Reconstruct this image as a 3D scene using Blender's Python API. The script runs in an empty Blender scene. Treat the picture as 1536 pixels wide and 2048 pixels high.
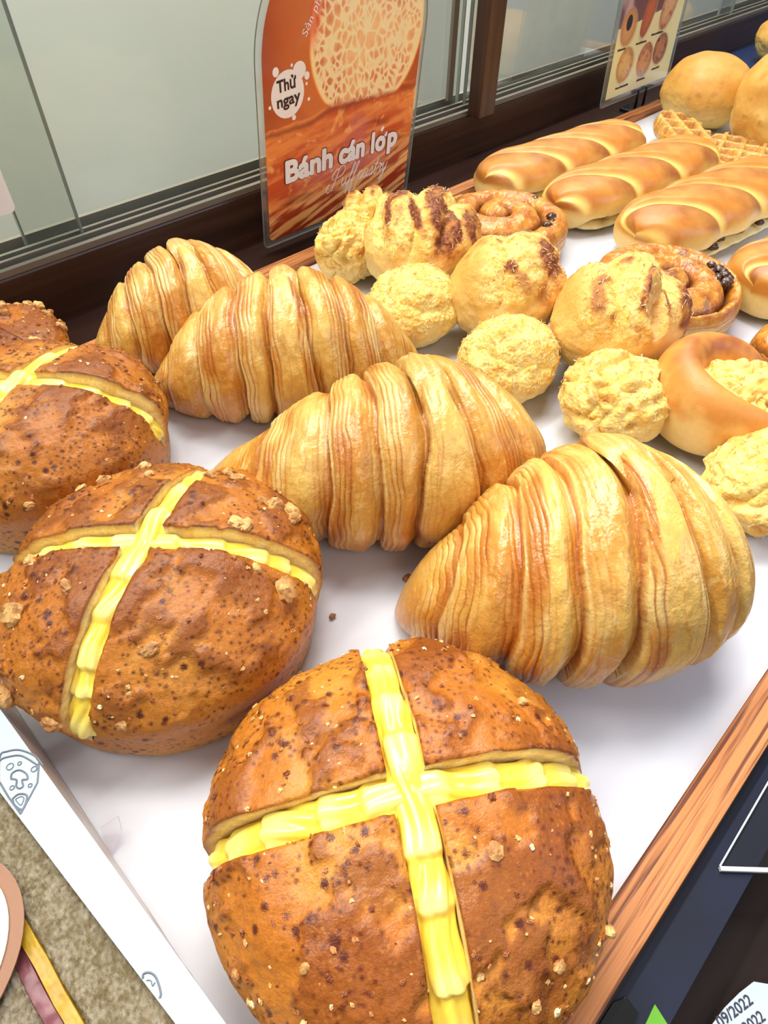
import bpy, math, random
import numpy as np
from mathutils import Matrix, Vector

# ------------------------------------------------------------------ camera, world, lights, exposure
SC = bpy.context.scene
COL = SC.collection
SC.view_settings.view_transform = 'Standard'
SC.view_settings.look = 'None'
SC.view_settings.gamma = 1.0
SC.view_settings.use_curve_mapping = False
SC.view_settings.exposure = -0.2

cam_data = bpy.data.cameras.new('camera')
cam = bpy.data.objects.new('camera', cam_data)
COL.objects.link(cam)
cam_data.sensor_fit = 'VERTICAL'
cam_data.sensor_height = 36.0
cam_data.lens = 1301.433 / 2048 * 36.0
cam_data.clip_start = 0.005
cam.matrix_world = Matrix(((0.708437, 0.5193, -0.477959, 0.0),
                           (-0.705715, 0.529968, -0.470213, 0.0),
                           (0.009121, 0.670419, 0.741927, 0.25),
                           (0, 0, 0, 1)))
SC.camera = cam

world = bpy.data.worlds.new('world')
SC.world = world
world.use_nodes = True
world.node_tree.nodes['Background'].inputs[0].default_value = (0.93, 0.95, 1.0, 1)
world.node_tree.nodes['Background'].inputs[1].default_value = 0.36


def area(name, loc, target, sx, sy, power, color):
    l = bpy.data.lights.new(name, 'AREA')
    l.shape = 'RECTANGLE'
    l.size = sx
    l.size_y = sy
    l.energy = power
    l.color = color
    o = bpy.data.objects.new(name, l)
    COL.objects.link(o)
    o.location = loc
    o.rotation_euler = (Vector(target) - Vector(loc)).to_track_quat('-Z', 'Y').to_euler()
    return o


area('ceiling_panel_light', (0.45, 0.35, 1.5), (0.3, 0.15, 0), 0.6, 0.3, 12.5, (1.0, 0.965, 0.91))
area('ceiling_panel_light', (-0.6, 0.6, 1.2), (0.15, 0.15, 0), 0.35, 0.35, 1.9, (1.0, 0.93, 0.84))
area('front_fill_light', (-0.3, -1.2, 1.5), (0.4, 0.43, 0.0), 0.8, 0.5, 7.5, (1.0, 0.97, 0.93))  # unseen fill added behind the camera to brighten the upright sign
area('doorway_daylight', (1.1, -1.3, 0.9), (0.3, 0.0, 0.0), 0.7, 0.6, 9.0, (0.50, 0.70, 1.0))
area('wall_fill_light', (0.5, 0.66, 1.25), (0.5, 0.80, 0.1), 2.6, 0.12, 78.0, (1.0, 0.985, 0.95))  # unseen lamp added behind the glass to lift the white back wall


# ------------------------------------------------------------------ numeric helpers
def lin(r, g, b):
    f = lambda c: (c / 255 / 12.92) if c / 255 <= 0.04045 else ((c / 255 + 0.055) / 1.055) ** 2.4
    return np.array([f(r), f(g), f(b)])


_rng = np.random.RandomState(7)
_perm = _rng.permutation(256)
_perm = np.concatenate([_perm, _perm, _perm])
_grad = _rng.normal(size=(256, 3))
_grad /= np.linalg.norm(_grad, axis=1)[:, None]


def perlin(p):
    p = np.asarray(p, float)
    i = np.floor(p).astype(int)
    f = p - i
    i &= 255
    u = f * f * f * (f * (f * 6 - 15) + 10)
    out = 0
    for dx in (0, 1):
        wx = u[..., 0] if dx else 1 - u[..., 0]
        for dy in (0, 1):
            wy = u[..., 1] if dy else 1 - u[..., 1]
            for dz in (0, 1):
                wz = u[..., 2] if dz else 1 - u[..., 2]
                h = _perm[_perm[_perm[(i[..., 0] + dx) & 255] + ((i[..., 1] + dy) & 255)] + ((i[..., 2] + dz) & 255)]
                g = _grad[h]
                out = out + wx * wy * wz * (g[..., 0] * (f[..., 0] - dx) + g[..., 1] * (f[..., 1] - dy) + g[..., 2] * (f[..., 2] - dz))
    return out * 1.6


def fbm(p, s, o=4, seed=0):
    p = np.asarray(p, float) * s + seed * 17.31
    r, a, t = 0, 1.0, 0
    for k in range(o):
        r = r + a * perlin(p)
        t += a
        a *= 0.5
        p = p * 2.03 + 5.7
    return r / t


def ss(a, b, x):
    t = np.clip((x - a) / (b - a), 0, 1)
    return t * t * (3 - 2 * t)


def mix(a, b, t):
    t = np.asarray(t)[..., None]
    return a * (1 - t) + b * t


def gridf(n, m, cu=False, cv=False):
    i = np.arange(n if cu else n - 1)
    j = np.arange(m if cv else m - 1)
    I, J = np.meshgrid(i, j, indexing='ij')
    I2 = (I + 1) % n
    J2 = (J + 1) % m
    return np.stack([I * m + J, I2 * m + J, I2 * m + J2, I * m + J2], -1).reshape(-1, 4)


def raw_mesh(name, V, F, col=None, mat=None, smooth=True):
    V = np.asarray(V, float).reshape(-1, 3)
    F = np.asarray(F, int)
    me = bpy.data.meshes.new(name)
    me.vertices.add(len(V))
    me.vertices.foreach_set('co', V.ravel())
    k = F.shape[1]
    me.loops.add(F.size)
    me.loops.foreach_set('vertex_index', F.ravel())
    me.polygons.add(len(F))
    me.polygons.foreach_set('loop_start', np.arange(0, F.size, k))
    me.polygons.foreach_set('loop_total', np.full(len(F), k))
    me.update(calc_edges=True)
    me.validate()
    me.polygons.foreach_set('use_smooth', [smooth] * len(me.polygons))
    if col is not None:
        a = me.color_attributes.new('Col', 'FLOAT_COLOR', 'POINT')
        c = np.ones((len(V), 4))
        q = np.asarray(col)
        q = q.reshape(-1, q.shape[-1])
        c[:, :q.shape[1]] = np.clip(q, 0, 1)
        a.data.foreach_set('color', c.ravel())
    if mat:
        me.materials.append(mat)
    me.update()
    return me


def link(name, me, parent=None, loc=None, rz=0):
    o = bpy.data.objects.new(name, me)
    COL.objects.link(o)
    if parent:
        o.parent = parent
    if loc is not None:
        o.location = loc
    if rz:
        o.rotation_euler = (0, 0, rz)
    return o


def part(name, V, F, col, mat, parent=None, smooth=True):
    return link(name, raw_mesh(name, V, F, col, mat, smooth), parent)


def tag(o, label, cat=None, group=None, kind=None):
    o['label'] = label
    if cat:
        o['category'] = cat
    if group:
        o['group'] = group
    if kind:
        o['kind'] = kind
    return o


def thing(name, label, cat, loc=(0, 0, 0), rz=0, group=None):
    o = bpy.data.objects.new(name, None)
    o.empty_display_size = 0.02
    COL.objects.link(o)
    o.location = loc
    o.rotation_euler = (0, 0, rz)
    return tag(o, label, cat, group)


class MB:
    """collects polygons of any size for plain built things"""
    def __init__(s):
        s.v = []
        s.f = []

    def box(s, a, b):
        n = len(s.v)
        (x0, y0, z0), (x1, y1, z1) = a, b
        s.v += [(x0, y0, z0), (x1, y0, z0), (x1, y1, z0), (x0, y1, z0), (x0, y0, z1), (x1, y0, z1), (x1, y1, z1), (x0, y1, z1)]
        s.f += [tuple(n + i for i in q) for q in ((0, 3, 2, 1), (4, 5, 6, 7), (0, 1, 5, 4), (1, 2, 6, 5), (2, 3, 7, 6), (3, 0, 4, 7))]
        return s

    def prism(s, pts, d):
        """pts: planar outline (3d), extruded by vector d"""
        n = len(s.v)
        k = len(pts)
        s.v += [tuple(p) for p in pts] + [tuple(np.array(p) + np.array(d)) for p in pts]
        s.f += [tuple(n + i for i in range(k))[::-1], tuple(n + k + i for i in range(k))]
        s.f += [(n + i, n + (i + 1) % k, n + k + (i + 1) % k, n + k + i) for i in range(k)]
        return s

    def tube(s, pts, r, seg=6):
        pts = [Vector(p) for p in pts]
        n = len(s.v)
        for i, p in enumerate(pts):
            t = (pts[min(i + 1, len(pts) - 1)] - pts[max(i - 1, 0)]).normalized()
            a = t.orthogonal().normalized() if abs(t.z) > 0.9 else t.cross(Vector((0, 0, 1))).normalized()
            b = t.cross(a)
            rr = r(i / (len(pts) - 1)) if callable(r) else r
            for k in range(seg):
                w = 2 * math.pi * k / seg
                s.v.append(tuple(p + a * (math.cos(w) * rr) + b * (math.sin(w) * rr)))
        for i in range(len(pts) - 1):
            for k in range(seg):
                s.f.append((n + i * seg + k, n + i * seg + (k + 1) % seg, n + (i + 1) * seg + (k + 1) % seg, n + (i + 1) * seg + k))
        s.f.append(tuple(n + k for k in range(seg))[::-1])
        e = n + (len(pts) - 1) * seg
        s.f.append(tuple(e + k for k in range(seg)))
        return s

    def build(s, name, mat, parent=None, bevel=0, smooth=False):
        me = bpy.data.meshes.new(name)
        me.from_pydata([tuple(map(float, v)) for v in s.v], [], s.f)
        me.materials.append(mat)
        if smooth:
            me.polygons.foreach_set('use_smooth', [True] * len(me.polygons))
        me.update()
        o = link(name, me, parent)
        if bevel:
            b = o.modifiers.new('bevel', 'BEVEL')
            b.width = bevel
            b.segments = 2
            b.limit_method = 'ANGLE'
        return o


# ------------------------------------------------------------------ materials
def nodes(name):
    m = bpy.data.materials.new(name)
    m.use_nodes = True
    nt = m.node_tree
    return m, nt, nt.nodes['Principled BSDF']


def N(nt, t, **kw):
    n = nt.nodes.new(t)
    for k, v in kw.items():
        setattr(n, k, v)
    return n


def vcol_mat(name, rough=0.5, coat=0.0, coat_rough=0.15, bump=(900, 0.0004), bump2=None, grain=0.12, gscale=700, specks=None, sss=0.0, wrinkle=None, spec=0.5):
    """albedo from the mesh's colour attribute, with procedural grain, specks and bump"""
    m, nt, b = nodes(name)
    L = nt.links.new
    at = N(nt, 'ShaderNodeAttribute', attribute_name='Col')
    tc = N(nt, 'ShaderNodeTexCoord')
    no = N(nt, 'ShaderNodeTexNoise')
    no.inputs['Scale'].default_value = gscale
    no.inputs['Detail'].default_value = 4
    L(tc.outputs['Object'], no.inputs['Vector'])
    mr = N(nt, 'ShaderNodeMapRange')
    mr.inputs[1].default_value = 0.25
    mr.inputs[2].default_value = 0.75
    mr.inputs[3].default_value = 1 - grain
    mr.inputs[4].default_value = 1 + grain
    L(no.outputs['Fac'], mr.inputs[0])
    mul = N(nt, 'ShaderNodeVectorMath', operation='SCALE')
    L(at.outputs['Color'], mul.inputs[0])
    L(mr.outputs[0], mul.inputs['Scale'])
    out = mul.outputs[0]
    if specks:
        for (sc, th, msc, mth, colr) in specks:
            vo = N(nt, 'ShaderNodeTexVoronoi')
            vo.inputs['Scale'].default_value = sc
            wn = N(nt, 'ShaderNodeTexNoise')
            wn.inputs['Scale'].default_value = sc * 1.3
            ad = N(nt, 'ShaderNodeMix', data_type='VECTOR')
            ad.inputs[0].default_value = 0.003
            L(tc.outputs['Object'], ad.inputs[4])
            L(wn.outputs['Color'], ad.inputs[5])
            L(ad.outputs[1], vo.inputs['Vector'])
            r1 = N(nt, 'ShaderNodeMapRange')
            r1.inputs[1].default_value = th
            r1.inputs[2].default_value = th * 0.6
            L(vo.outputs['Distance'], r1.inputs[0])
            mn = N(nt, 'ShaderNodeTexNoise')
            mn.inputs['Scale'].default_value = msc
            L(tc.outputs['Object'], mn.inputs['Vector'])
            r2 = N(nt, 'ShaderNodeMapRange')
            r2.inputs[1].default_value = mth
            r2.inputs[2].default_value = mth + 0.08
            L(mn.outputs['Fac'], r2.inputs[0])
            mm = N(nt, 'ShaderNodeMath', operation='MULTIPLY')
            L(r1.outputs[0], mm.inputs[0])
            L(r2.outputs[0], mm.inputs[1])
            m2 = N(nt, 'ShaderNodeMath', operation='MULTIPLY')
            L(mm.outputs[0], m2.inputs[0])
            L(at.outputs['Alpha'], m2.inputs[1])
            mx = N(nt, 'ShaderNodeMix', data_type='RGBA')
            L(m2.outputs[0], mx.inputs[0])
            L(out, mx.inputs[6])
            mx.inputs[7].default_value = (*lin(*colr), 1)
            out = mx.outputs[2]
    L(out, b.inputs['Base Color'])
    b.inputs['Roughness'].default_value = rough
    b.inputs['Specular IOR Level'].default_value = spec
    b.inputs['Coat Weight'].default_value = coat
    b.inputs['Coat Roughness'].default_value = coat_rough
    if sss:
        b.inputs['Subsurface Weight'].default_value = sss
        b.inputs['Subsurface Radius'].default_value = (1.0, 0.6, 0.25)
        b.inputs['Subsurface Scale'].default_value = 0.004
    prev = None
    for (sc, h, det) in [(bump[0], bump[1], 4)] + ([(bump2[0], bump2[1], 3)] if bump2 else []):
        n2 = N(nt, 'ShaderNodeTexNoise')
        n2.inputs['Scale'].default_value = sc
        n2.inputs['Detail'].default_value = det
        L(tc.outputs['Object'], n2.inputs['Vector'])
        bp = N(nt, 'ShaderNodeBump')
        bp.inputs['Distance'].default_value = h
        bp.inputs['Strength'].default_value = 1
        L(n2.outputs['Fac'], bp.inputs['Height'])
        if prev:
            L(prev.outputs[0], bp.inputs['Normal'])
        prev = bp
    if wrinkle:
        n3 = N(nt, 'ShaderNodeTexNoise')
        n3.inputs['Scale'].default_value = wrinkle[0]
        n3.inputs['Detail'].default_value = 2
        n3.inputs['Distortion'].default_value = 1.2
        L(tc.outputs['Object'], n3.inputs['Vector'])
        sb = N(nt, 'ShaderNodeMath', operation='SUBTRACT')
        sb.inputs[1].default_value = 0.5
        L(n3.outputs['Fac'], sb.inputs[0])
        ab = N(nt, 'ShaderNodeMath', operation='ABSOLUTE')
        L(sb.outputs[0], ab.inputs[0])
        bp = N(nt, 'ShaderNodeBump')
        bp.inputs['Distance'].default_value = wrinkle[1]
        bp.inputs['Strength'].default_value = 1
        L(ab.outputs[0], bp.inputs['Height'])
        L(prev.outputs[0], bp.inputs['Normal'])
        prev = bp
    L(prev.outputs[0], b.inputs['Normal'])
    L(prev.outputs[0], b.inputs['Coat Normal'])
    return m


def plain(name, rgb, rough=0.5, metal=0.0, noise=None, bump=None, coat=0, spec=0.5, stretch=(1, 1, 1), rgb2=None, nscale=20, detail=5, ramp=(0.35, 0.65)):
    m, nt, b = nodes(name)
    L = nt.links.new
    b.inputs['Roughness'].default_value = rough
    b.inputs['Metallic'].default_value = metal
    b.inputs['Coat Weight'].default_value = coat
    b.inputs['Coat Roughness'].default_value = 0.1
    b.inputs['Specular IOR Level'].default_value = spec
    c1 = lin(*rgb)
    c2 = lin(*(rgb2 if rgb2 else [min(255, c * 1.06) for c in rgb]))
    tc = N(nt, 'ShaderNodeTexCoord')
    mp = N(nt, 'ShaderNodeMapping')
    mp.inputs['Scale'].default_value = stretch
    L(tc.outputs['Object'], mp.inputs[0])
    no = N(nt, 'ShaderNodeTexNoise')
    no.inputs['Scale'].default_value = nscale
    no.inputs['Detail'].default_value = detail
    L(mp.outputs[0], no.inputs['Vector'])
    cr = N(nt, 'ShaderNodeValToRGB')
    cr.color_ramp.elements[0].position = ramp[0]
    cr.color_ramp.elements[1].position = ramp[1]
    cr.color_ramp.elements[0].color = (*c1, 1)
    cr.color_ramp.elements[1].color = (*c2, 1)
    L(no.outputs['Fac'], cr.inputs[0])
    L(cr.outputs[0], b.inputs['Base Color'])
    if bump:
        bp = N(nt, 'ShaderNodeBump')
        bp.inputs['Distance'].default_value = bump
        L(no.outputs['Fac'], bp.inputs['Height'])
        L(bp.outputs[0], b.inputs['Normal'])
    return m


def glassy(name, rgb=(255, 255, 255), gloss=0.12, rough=0.02, alpha=0.0, diff=(240, 240, 240)):
    """thin clear sheet: transparent, a little gloss, optionally a little milky"""
    m = bpy.data.materials.new(name)
    m.use_nodes = True
    nt = m.node_tree
    nt.nodes.clear()
    L = nt.links.new
    out = N(nt, 'ShaderNodeOutputMaterial')
    tr = N(nt, 'ShaderNodeBsdfTransparent')
    tr.inputs[0].default_value = (*lin(*rgb), 1)
    gl = N(nt, 'ShaderNodeBsdfGlossy')
    gl.inputs['Roughness'].default_value = rough
    df = N(nt, 'ShaderNodeBsdfDiffuse')
    df.inputs[0].default_value = (*lin(*diff), 1)
    m1 = N(nt, 'ShaderNodeMixShader')
    m1.inputs[0].default_value = alpha
    L(tr.outputs[0], m1.inputs[1])
    L(df.outputs[0], m1.inputs[2])
    fr = N(nt, 'ShaderNodeFresnel')
    fr.inputs[0].default_value = 1.45
    ml = N(nt, 'ShaderNodeMath', operation='MULTIPLY')
    ml.inputs[1].default_value = gloss * 8
    L(fr.outputs[0], ml.inputs[0])
    m2 = N(nt, 'ShaderNodeMixShader')
    L(ml.outputs[0], m2.inputs[0])
    L(m1.outputs[0], m2.inputs[1])
    L(gl.outputs[0], m2.inputs[2])
    L(m2.outputs[0], out.inputs[0])
    return m


M = {}
M['crust'] = vcol_mat('bun_crust', rough=0.42, spec=0.3, coat=0.16, coat_rough=0.3, bump=(1500, 0.00018), bump2=(350, 0.0005), grain=0.16, gscale=900,
                      specks=[(430, 0.36, 60, 0.42, (88, 30, 8)), (200, 0.33, 50, 0.47, (84, 30, 10)), (620, 0.22, 90, 0.5, (214, 146, 70))])
M['cream'] = vcol_mat('custard_cream', rough=0.28, coat=0.35, coat_rough=0.18, bump=(300, 0.0001), grain=0.03, sss=0.35)
M['nut'] = vcol_mat('chopped_nut', rough=0.55, bump=(900, 0.0004), grain=0.25, gscale=500)
M['croissant'] = vcol_mat('croissant_crust', rough=0.36, spec=0.4, coat=0.5, coat_rough=0.14, bump=(900, 0.0002), bump2=(220, 0.00045), grain=0.08, gscale=500, wrinkle=(150, 0.0005))
M['knot'] = vcol_mat('custard_knot', rough=0.6, bump=(1300, 0.0005), bump2=(450, 0.0004), grain=0.10, gscale=900, sss=0.15)
M['danish'] = vcol_mat('glazed_danish', rough=0.4, coat=0.5, coat_rough=0.1, bump=(700, 0.0003), bump2=(200, 0.001), grain=0.14, gscale=400)
M['loaf'] = vcol_mat('glossy_loaf', rough=0.45, coat=0.18, coat_rough=0.25, bump=(900, 0.00012), grain=0.05, gscale=400)
M['bunsoft'] = vcol_mat('soft_bun', rough=0.5, coat=0.05, bump=(1200, 0.0001), bump2=(120, 0.0003), grain=0.05, gscale=300)
M['waffle'] = vcol_mat('waffle_crust', rough=0.33, coat=0.4, coat_rough=0.2, bump=(700, 0.0005), bump2=(250, 0.001), grain=0.15, gscale=400)
M['print'] = vcol_mat('printed_picture', rough=0.35, coat=0.6, coat_rough=0.08, bump=(50, 0.0), grain=0.03, gscale=500)
M['raisin'] = plain('raisin', (40, 18, 12), 0.25, bump=0.0008, rgb2=(84, 40, 22), nscale=300, coat=0.5)
M['shred'] = plain('coconut_shred', (250, 232, 190), 0.6, rgb2=(214, 150, 70), nscale=120)
M['paper'] = plain('baking_paper', (208, 208, 218), 0.55, rgb2=(217, 217, 227), nscale=14, bump=0.0012, detail=3)
M['wood'] = plain('tray_wood', (104, 50, 22), 0.55, rgb2=(198, 126, 70), nscale=520, stretch=(0.03, 1.2, 1.2), bump=0.0003, ramp=(0.36, 0.52), detail=3)
M['wood_y'] = plain('tray_wood_end', (150, 88, 48), 0.5, rgb2=(205, 136, 78), nscale=90, stretch=(1.2, 0.06, 1.2), bump=0.0003, ramp=(0.38, 0.55))
M['darkwood'] = plain('dark_stained_wood', (48, 27, 18), 0.35, rgb2=(66, 40, 27), nscale=120, stretch=(0.05, 1.2, 1.2), bump=0.0003)
M['postwood'] = plain('dark_post_wood', (56, 31, 18), 0.35, rgb2=(86, 52, 31), nscale=110, stretch=(1.0, 1.0, 0.05), bump=0.0003)
M['counter'] = plain('dark_counter', (34, 16, 12), 0.3, rgb2=(44, 22, 16), nscale=80, stretch=(0.05, 1, 1))
M['navy'] = plain('navy_laminate', (13, 17, 34), 0.5, rgb2=(17, 23, 46), spec=0.3, nscale=30)
M['blue'] = plain('blue_laminate', (28, 40, 78), 0.3, rgb2=(34, 50, 92), nscale=10)
M['shelf'] = plain('lower_shelf_wood', (28, 13, 8), 0.35, spec=0.35, rgb2=(46, 26, 19), nscale=60, stretch=(0.08, 1, 1))
M['alu'] = plain('track_metal', (120, 112, 100), 0.4, metal=0.3)
M['groove'] = plain('track_groove', (34, 27, 22), 0.6)
M['white'] = plain('white_board', (226, 222, 208), 0.6, rgb2=(232, 228, 214), nscale=4)
M['glass'] = glassy('window_glass', (240, 243, 240), 0.045, 0.02, 0.02)
M['glassedge'] = plain('glass_edge', (120, 128, 120), 0.2)
M['laminate'] = glassy('clear_laminate', (250, 250, 250), 0.06, 0.06, 0.06)
M['acrylic'] = glassy('clear_acrylic', (240, 240, 240), 0.03, 0.02, 0.005)
M['acrylicedge'] = plain('acrylic_edge', (205, 205, 205), 0.2, rgb2=(240, 240, 238), nscale=90)
M['film'] = glassy('cling_film', (252, 250, 252), 0.08, 0.12, 0.10, (240, 238, 242))
M['letter'] = plain('white_print', (246, 238, 232), 0.5)
M['outline'] = plain('maroon_print', (110, 34, 20), 0.5)
M['ink'] = plain('dark_print', (52, 18, 22), 0.5)
M['blackink'] = plain('black_print', (40, 44, 60), 0.5)
M['greyink'] = plain('grey_line_print', (104, 112, 124), 0.6)
M['blackplastic'] = plain('black_plastic', (12, 12, 13), 0.25)
M['label'] = plain('paper_label', (172, 181, 190), 0.5)
M['cream_label'] = plain('cream_sticker', (206, 202, 180), 0.5)
M['tan'] = plain('tan_print', (140, 94, 66), 0.5)
M['green'] = plain('green_print', (84, 146, 26), 0.5)

# ------------------------------------------------------------------ setting: tray counter, rail, window
def slab(name, a, b, mat, bevel=0.0):
    return MB().box(a, b).build(name, mat, None, bevel)


o = slab('wall_back', (-1.2, 0.80, -0.1), (4.0, 0.83, 1.2), M['white'])
o['kind'] = 'structure'
o = slab('display_counter', (-0.9, -0.036, -0.04), (1.06, 0.4553, -0.0045), M['counter'])
tag(o, 'dark brown display counter under the wooden bread tray', 'counter')
o = slab('counter_edge_strip', (-0.9, -0.052, -0.05), (3.0, -0.0362, -0.006), M['navy'])
tag(o, 'dark navy edge band of the counter beside the tray at the lower right', 'counter edge')
o = slab('side_counter', (1.062, -0.036, -0.04), (3.2, 0.455, -0.0045), M['blue'])
tag(o, 'dark blue counter section at the far end beyond the round buns', 'counter')
o = slab('lower_shelf', (-0.9, -0.6, -0.06), (3.0, -0.0525, -0.035), M['shelf'])
tag(o, 'dark glossy brown shelf below the tray at the lower right corner', 'shelf')

# wooden sill rail and the sliding track
o = MB().box((-0.9, 0.4554, -0.04), (3.4, 0.5, 0.034)).build('trim_1', M['darkwood'], None, 0.0015)
o['kind'] = 'structure'
tr = MB()
for (y0, y1, z1) in ((0.4562, 0.4605, 0.0385), (0.4655, 0.4685, 0.0400), (0.4745, 0.4775, 0.0400), (0.484, 0.488, 0.0440)):
    tr.box((-0.9, y0, 0.0342), (3.4, y1, z1))
o = tr.build('trim_2', M['alu'], None)
o['kind'] = 'structure'
gr = MB().box((-0.9, 0.4606, 0.0342), (3.4, 0.4654, 0.0355)).box((-0.9, 0.4686, 0.0342), (3.4, 0.4744, 0.0355)).box((-0.9, 0.4776, 0.0342), (3.4, 0.4839, 0.0355))
o = gr.build('trim_3', M['groove'], None)
o['kind'] = 'structure'
o = slab('trim_4', (0.573, 0.440, 0.0345), (0.597, 0.4555, 0.9), M['postwood'], 0.001)
o['kind'] = 'structure'
for k, (x0, x1, y) in enumerate(((-0.9, 0.171, 0.471), (0.135, 0.586, 0.4805), (0.586, 1.18, 0.471), (1.16, 3.0, 0.4805))):
    g = MB().box((x0, y - 0.0015, 0.0365), (x1, y + 0.0015, 0.9)).build('window_%d' % (k + 1), M['glass'])
    g['kind'] = 'structure'
    e = MB()
    for xe in (x0, x1):
        e.box((xe - 0.0006, y - 0.0018, 0.0365), (xe + 0.0006, y + 0.0018, 0.9))
    e.build('pane_edge', M['glassedge'], g)
o = MB().box((0.566, 0.4755, 0.0445), (0.573, 0.479, 0.9)).build('trim_5', M['alu'])
o['kind'] = 'structure'
c = MB()
pts = []
for (cx, cz, a0) in ((0.134, 0.070, -90), (0.134, 0.14, 0)):
    for k in range(6):
        a = math.radians(a0 + k * 18)
        pts.append((cx + 0.004 * math.cos(a) - 0.004, 0.4685, cz + 0.004 * math.sin(a)))
pts += [(0.06, 0.4685, 0.144), (0.06, 0.4685, 0.066)]
o = MB().prism(pts, (0, 0.0006, 0)).build('notice_card', M['letter'])
tag(o, 'blank white rounded notice card taped on the glass at the left edge', 'card')

# tray
t = thing('bread_tray', 'long shallow wooden tray holding all the loose pastries on white paper', 'tray', (0.5, 0.18, -0.0045))
X0, X1, Y0, Y1 = -0.034, 1.045, -0.0345, 0.398
LX, LY = 0.5, 0.18


def tb(name, a, b, mat, bev=0.0012):
    a = (a[0] - LX, a[1] - LY, a[2] + 0.0045)
    b = (b[0] - LX, b[1] - LY, b[2] + 0.0045)
    return MB().box(a, b).build(name, mat, t, bev)


tb('base_board', (X0 + .013, Y0 + .013, -0.0042), (X1 - .013, Y1 - .013, -0.0012), M['wood'], 0)
tb('rim_board', (X0, Y0, -0.0044), (X1, Y0 + 0.0133, 0.0032), M['wood'])
tb('rim_board', (X0, Y1 - 0.0133, -0.0044), (X1, Y1, 0.0062), M['wood'])
tb('rim_board', (X0, Y0 + .0134, -0.0044), (X0 + 0.0105, Y1 - .0134, 0.003), M['wood_y'])
tb('rim_board', (X1 - 0.0133, Y0 + .0134, -0.0044), (X1, Y1 - .0134, 0.006), M['wood_y'])

# paper sheets
for k, (xa, xb) in enumerate(((-0.0207, 0.262), (0.25, 0.51), (0.497, 0.77), (0.757, 1.03))):
    n, m = 90, 90
    U, W = np.meshgrid(np.linspace(0, 1, n), np.linspace(0, 1, m), indexing='ij')
    x = xa + (xb - xa) * U
    y = -0.0205 + (0.384 + 0.0205) * W
    z = -0.0004 - k * 0.00022 + 0.0005 * fbm(np.stack([x, y, 0 * x + k], -1), 9, 3, k)
    z = np.minimum(z, 0.00005)
    if k == 0:
        z = z + 0.0032 * ss(0.03, 0.0, U) * (0.7 + 0.5 * fbm(np.stack([x * 0, y, 0 * x], -1), 40, 3, 4))
    o = part('paper_liner', np.stack([x, y, z], -1), gridf(n, m), None, M['paper'])
    tag(o, ['sheet of white baking paper under the round cream buns nearest the camera',
            'sheet of white baking paper under the custard knots and right croissant tips',
            'sheet of white baking paper under the long raisin loaves',
            'sheet of white baking paper under the round golden buns at the far end'][k], 'paper', 'white paper sheets lining the tray')
o = MB()
o.prism([(-0.021, 0.109, 0.0045), (-0.014, 0.1125, 0.0062), (-0.0125, 0.117, 0.0072), (-0.019, 0.119, 0.005)], (0.0002, 0, 0.0002))
o = o.build('film_flap', M['film'])
tag(o, 'small torn clear plastic flap by the white strip at the left', 'film')


# ------------------------------------------------------------------ pastries
def cubesphere(n):
    a = np.tan(np.linspace(-math.pi / 4, math.pi / 4, n))
    U, W = np.meshgrid(a, a, indexing='ij')
    o = np.ones_like(U)
    faces = [(U, W, o), (W, U, -o), (o, U, W), (-o, W, U), (W, o, U), (U, -o, W)]
    Vs, Fs = [], []
    f = gridf(n, n)
    for k, c in enumerate(faces):
        Vs.append(np.stack(c, -1).reshape(-1, 3))
        Fs.append(f + k * n * n)
    V = np.concatenate(Vs)
    F = np.concatenate(Fs)
    V /= np.linalg.norm(V, axis=1)[:, None]
    _, idx, inv = np.unique(np.round(V, 6), axis=0, return_index=True, return_inverse=True)
    return V[idx], inv.ravel()[F]


CS = {n: cubesphere(n) for n in (4, 5, 7, 110)}


def chunk(rs, r, seed):
    """irregular faceted nut chunk"""
    V, F = CS[5]
    D = V * (1 + 0.45 * fbm(V, 1.3, 2, seed)[:, None])
    D = np.round(D * 2.6 + rs.uniform(-.2, .2, 3)) / 2.6 * 0.5 + D * 0.5
    return D * np.array([r, r * rs.uniform(.6, 1), r * rs.uniform(.5, .8)]), F


def frame(nrm, rs):
    n = nrm / np.linalg.norm(nrm)
    a = np.cross(n, rs.normal(size=3))
    a /= np.linalg.norm(a)
    return np.stack([a, np.cross(n, a), n], 1)


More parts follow.
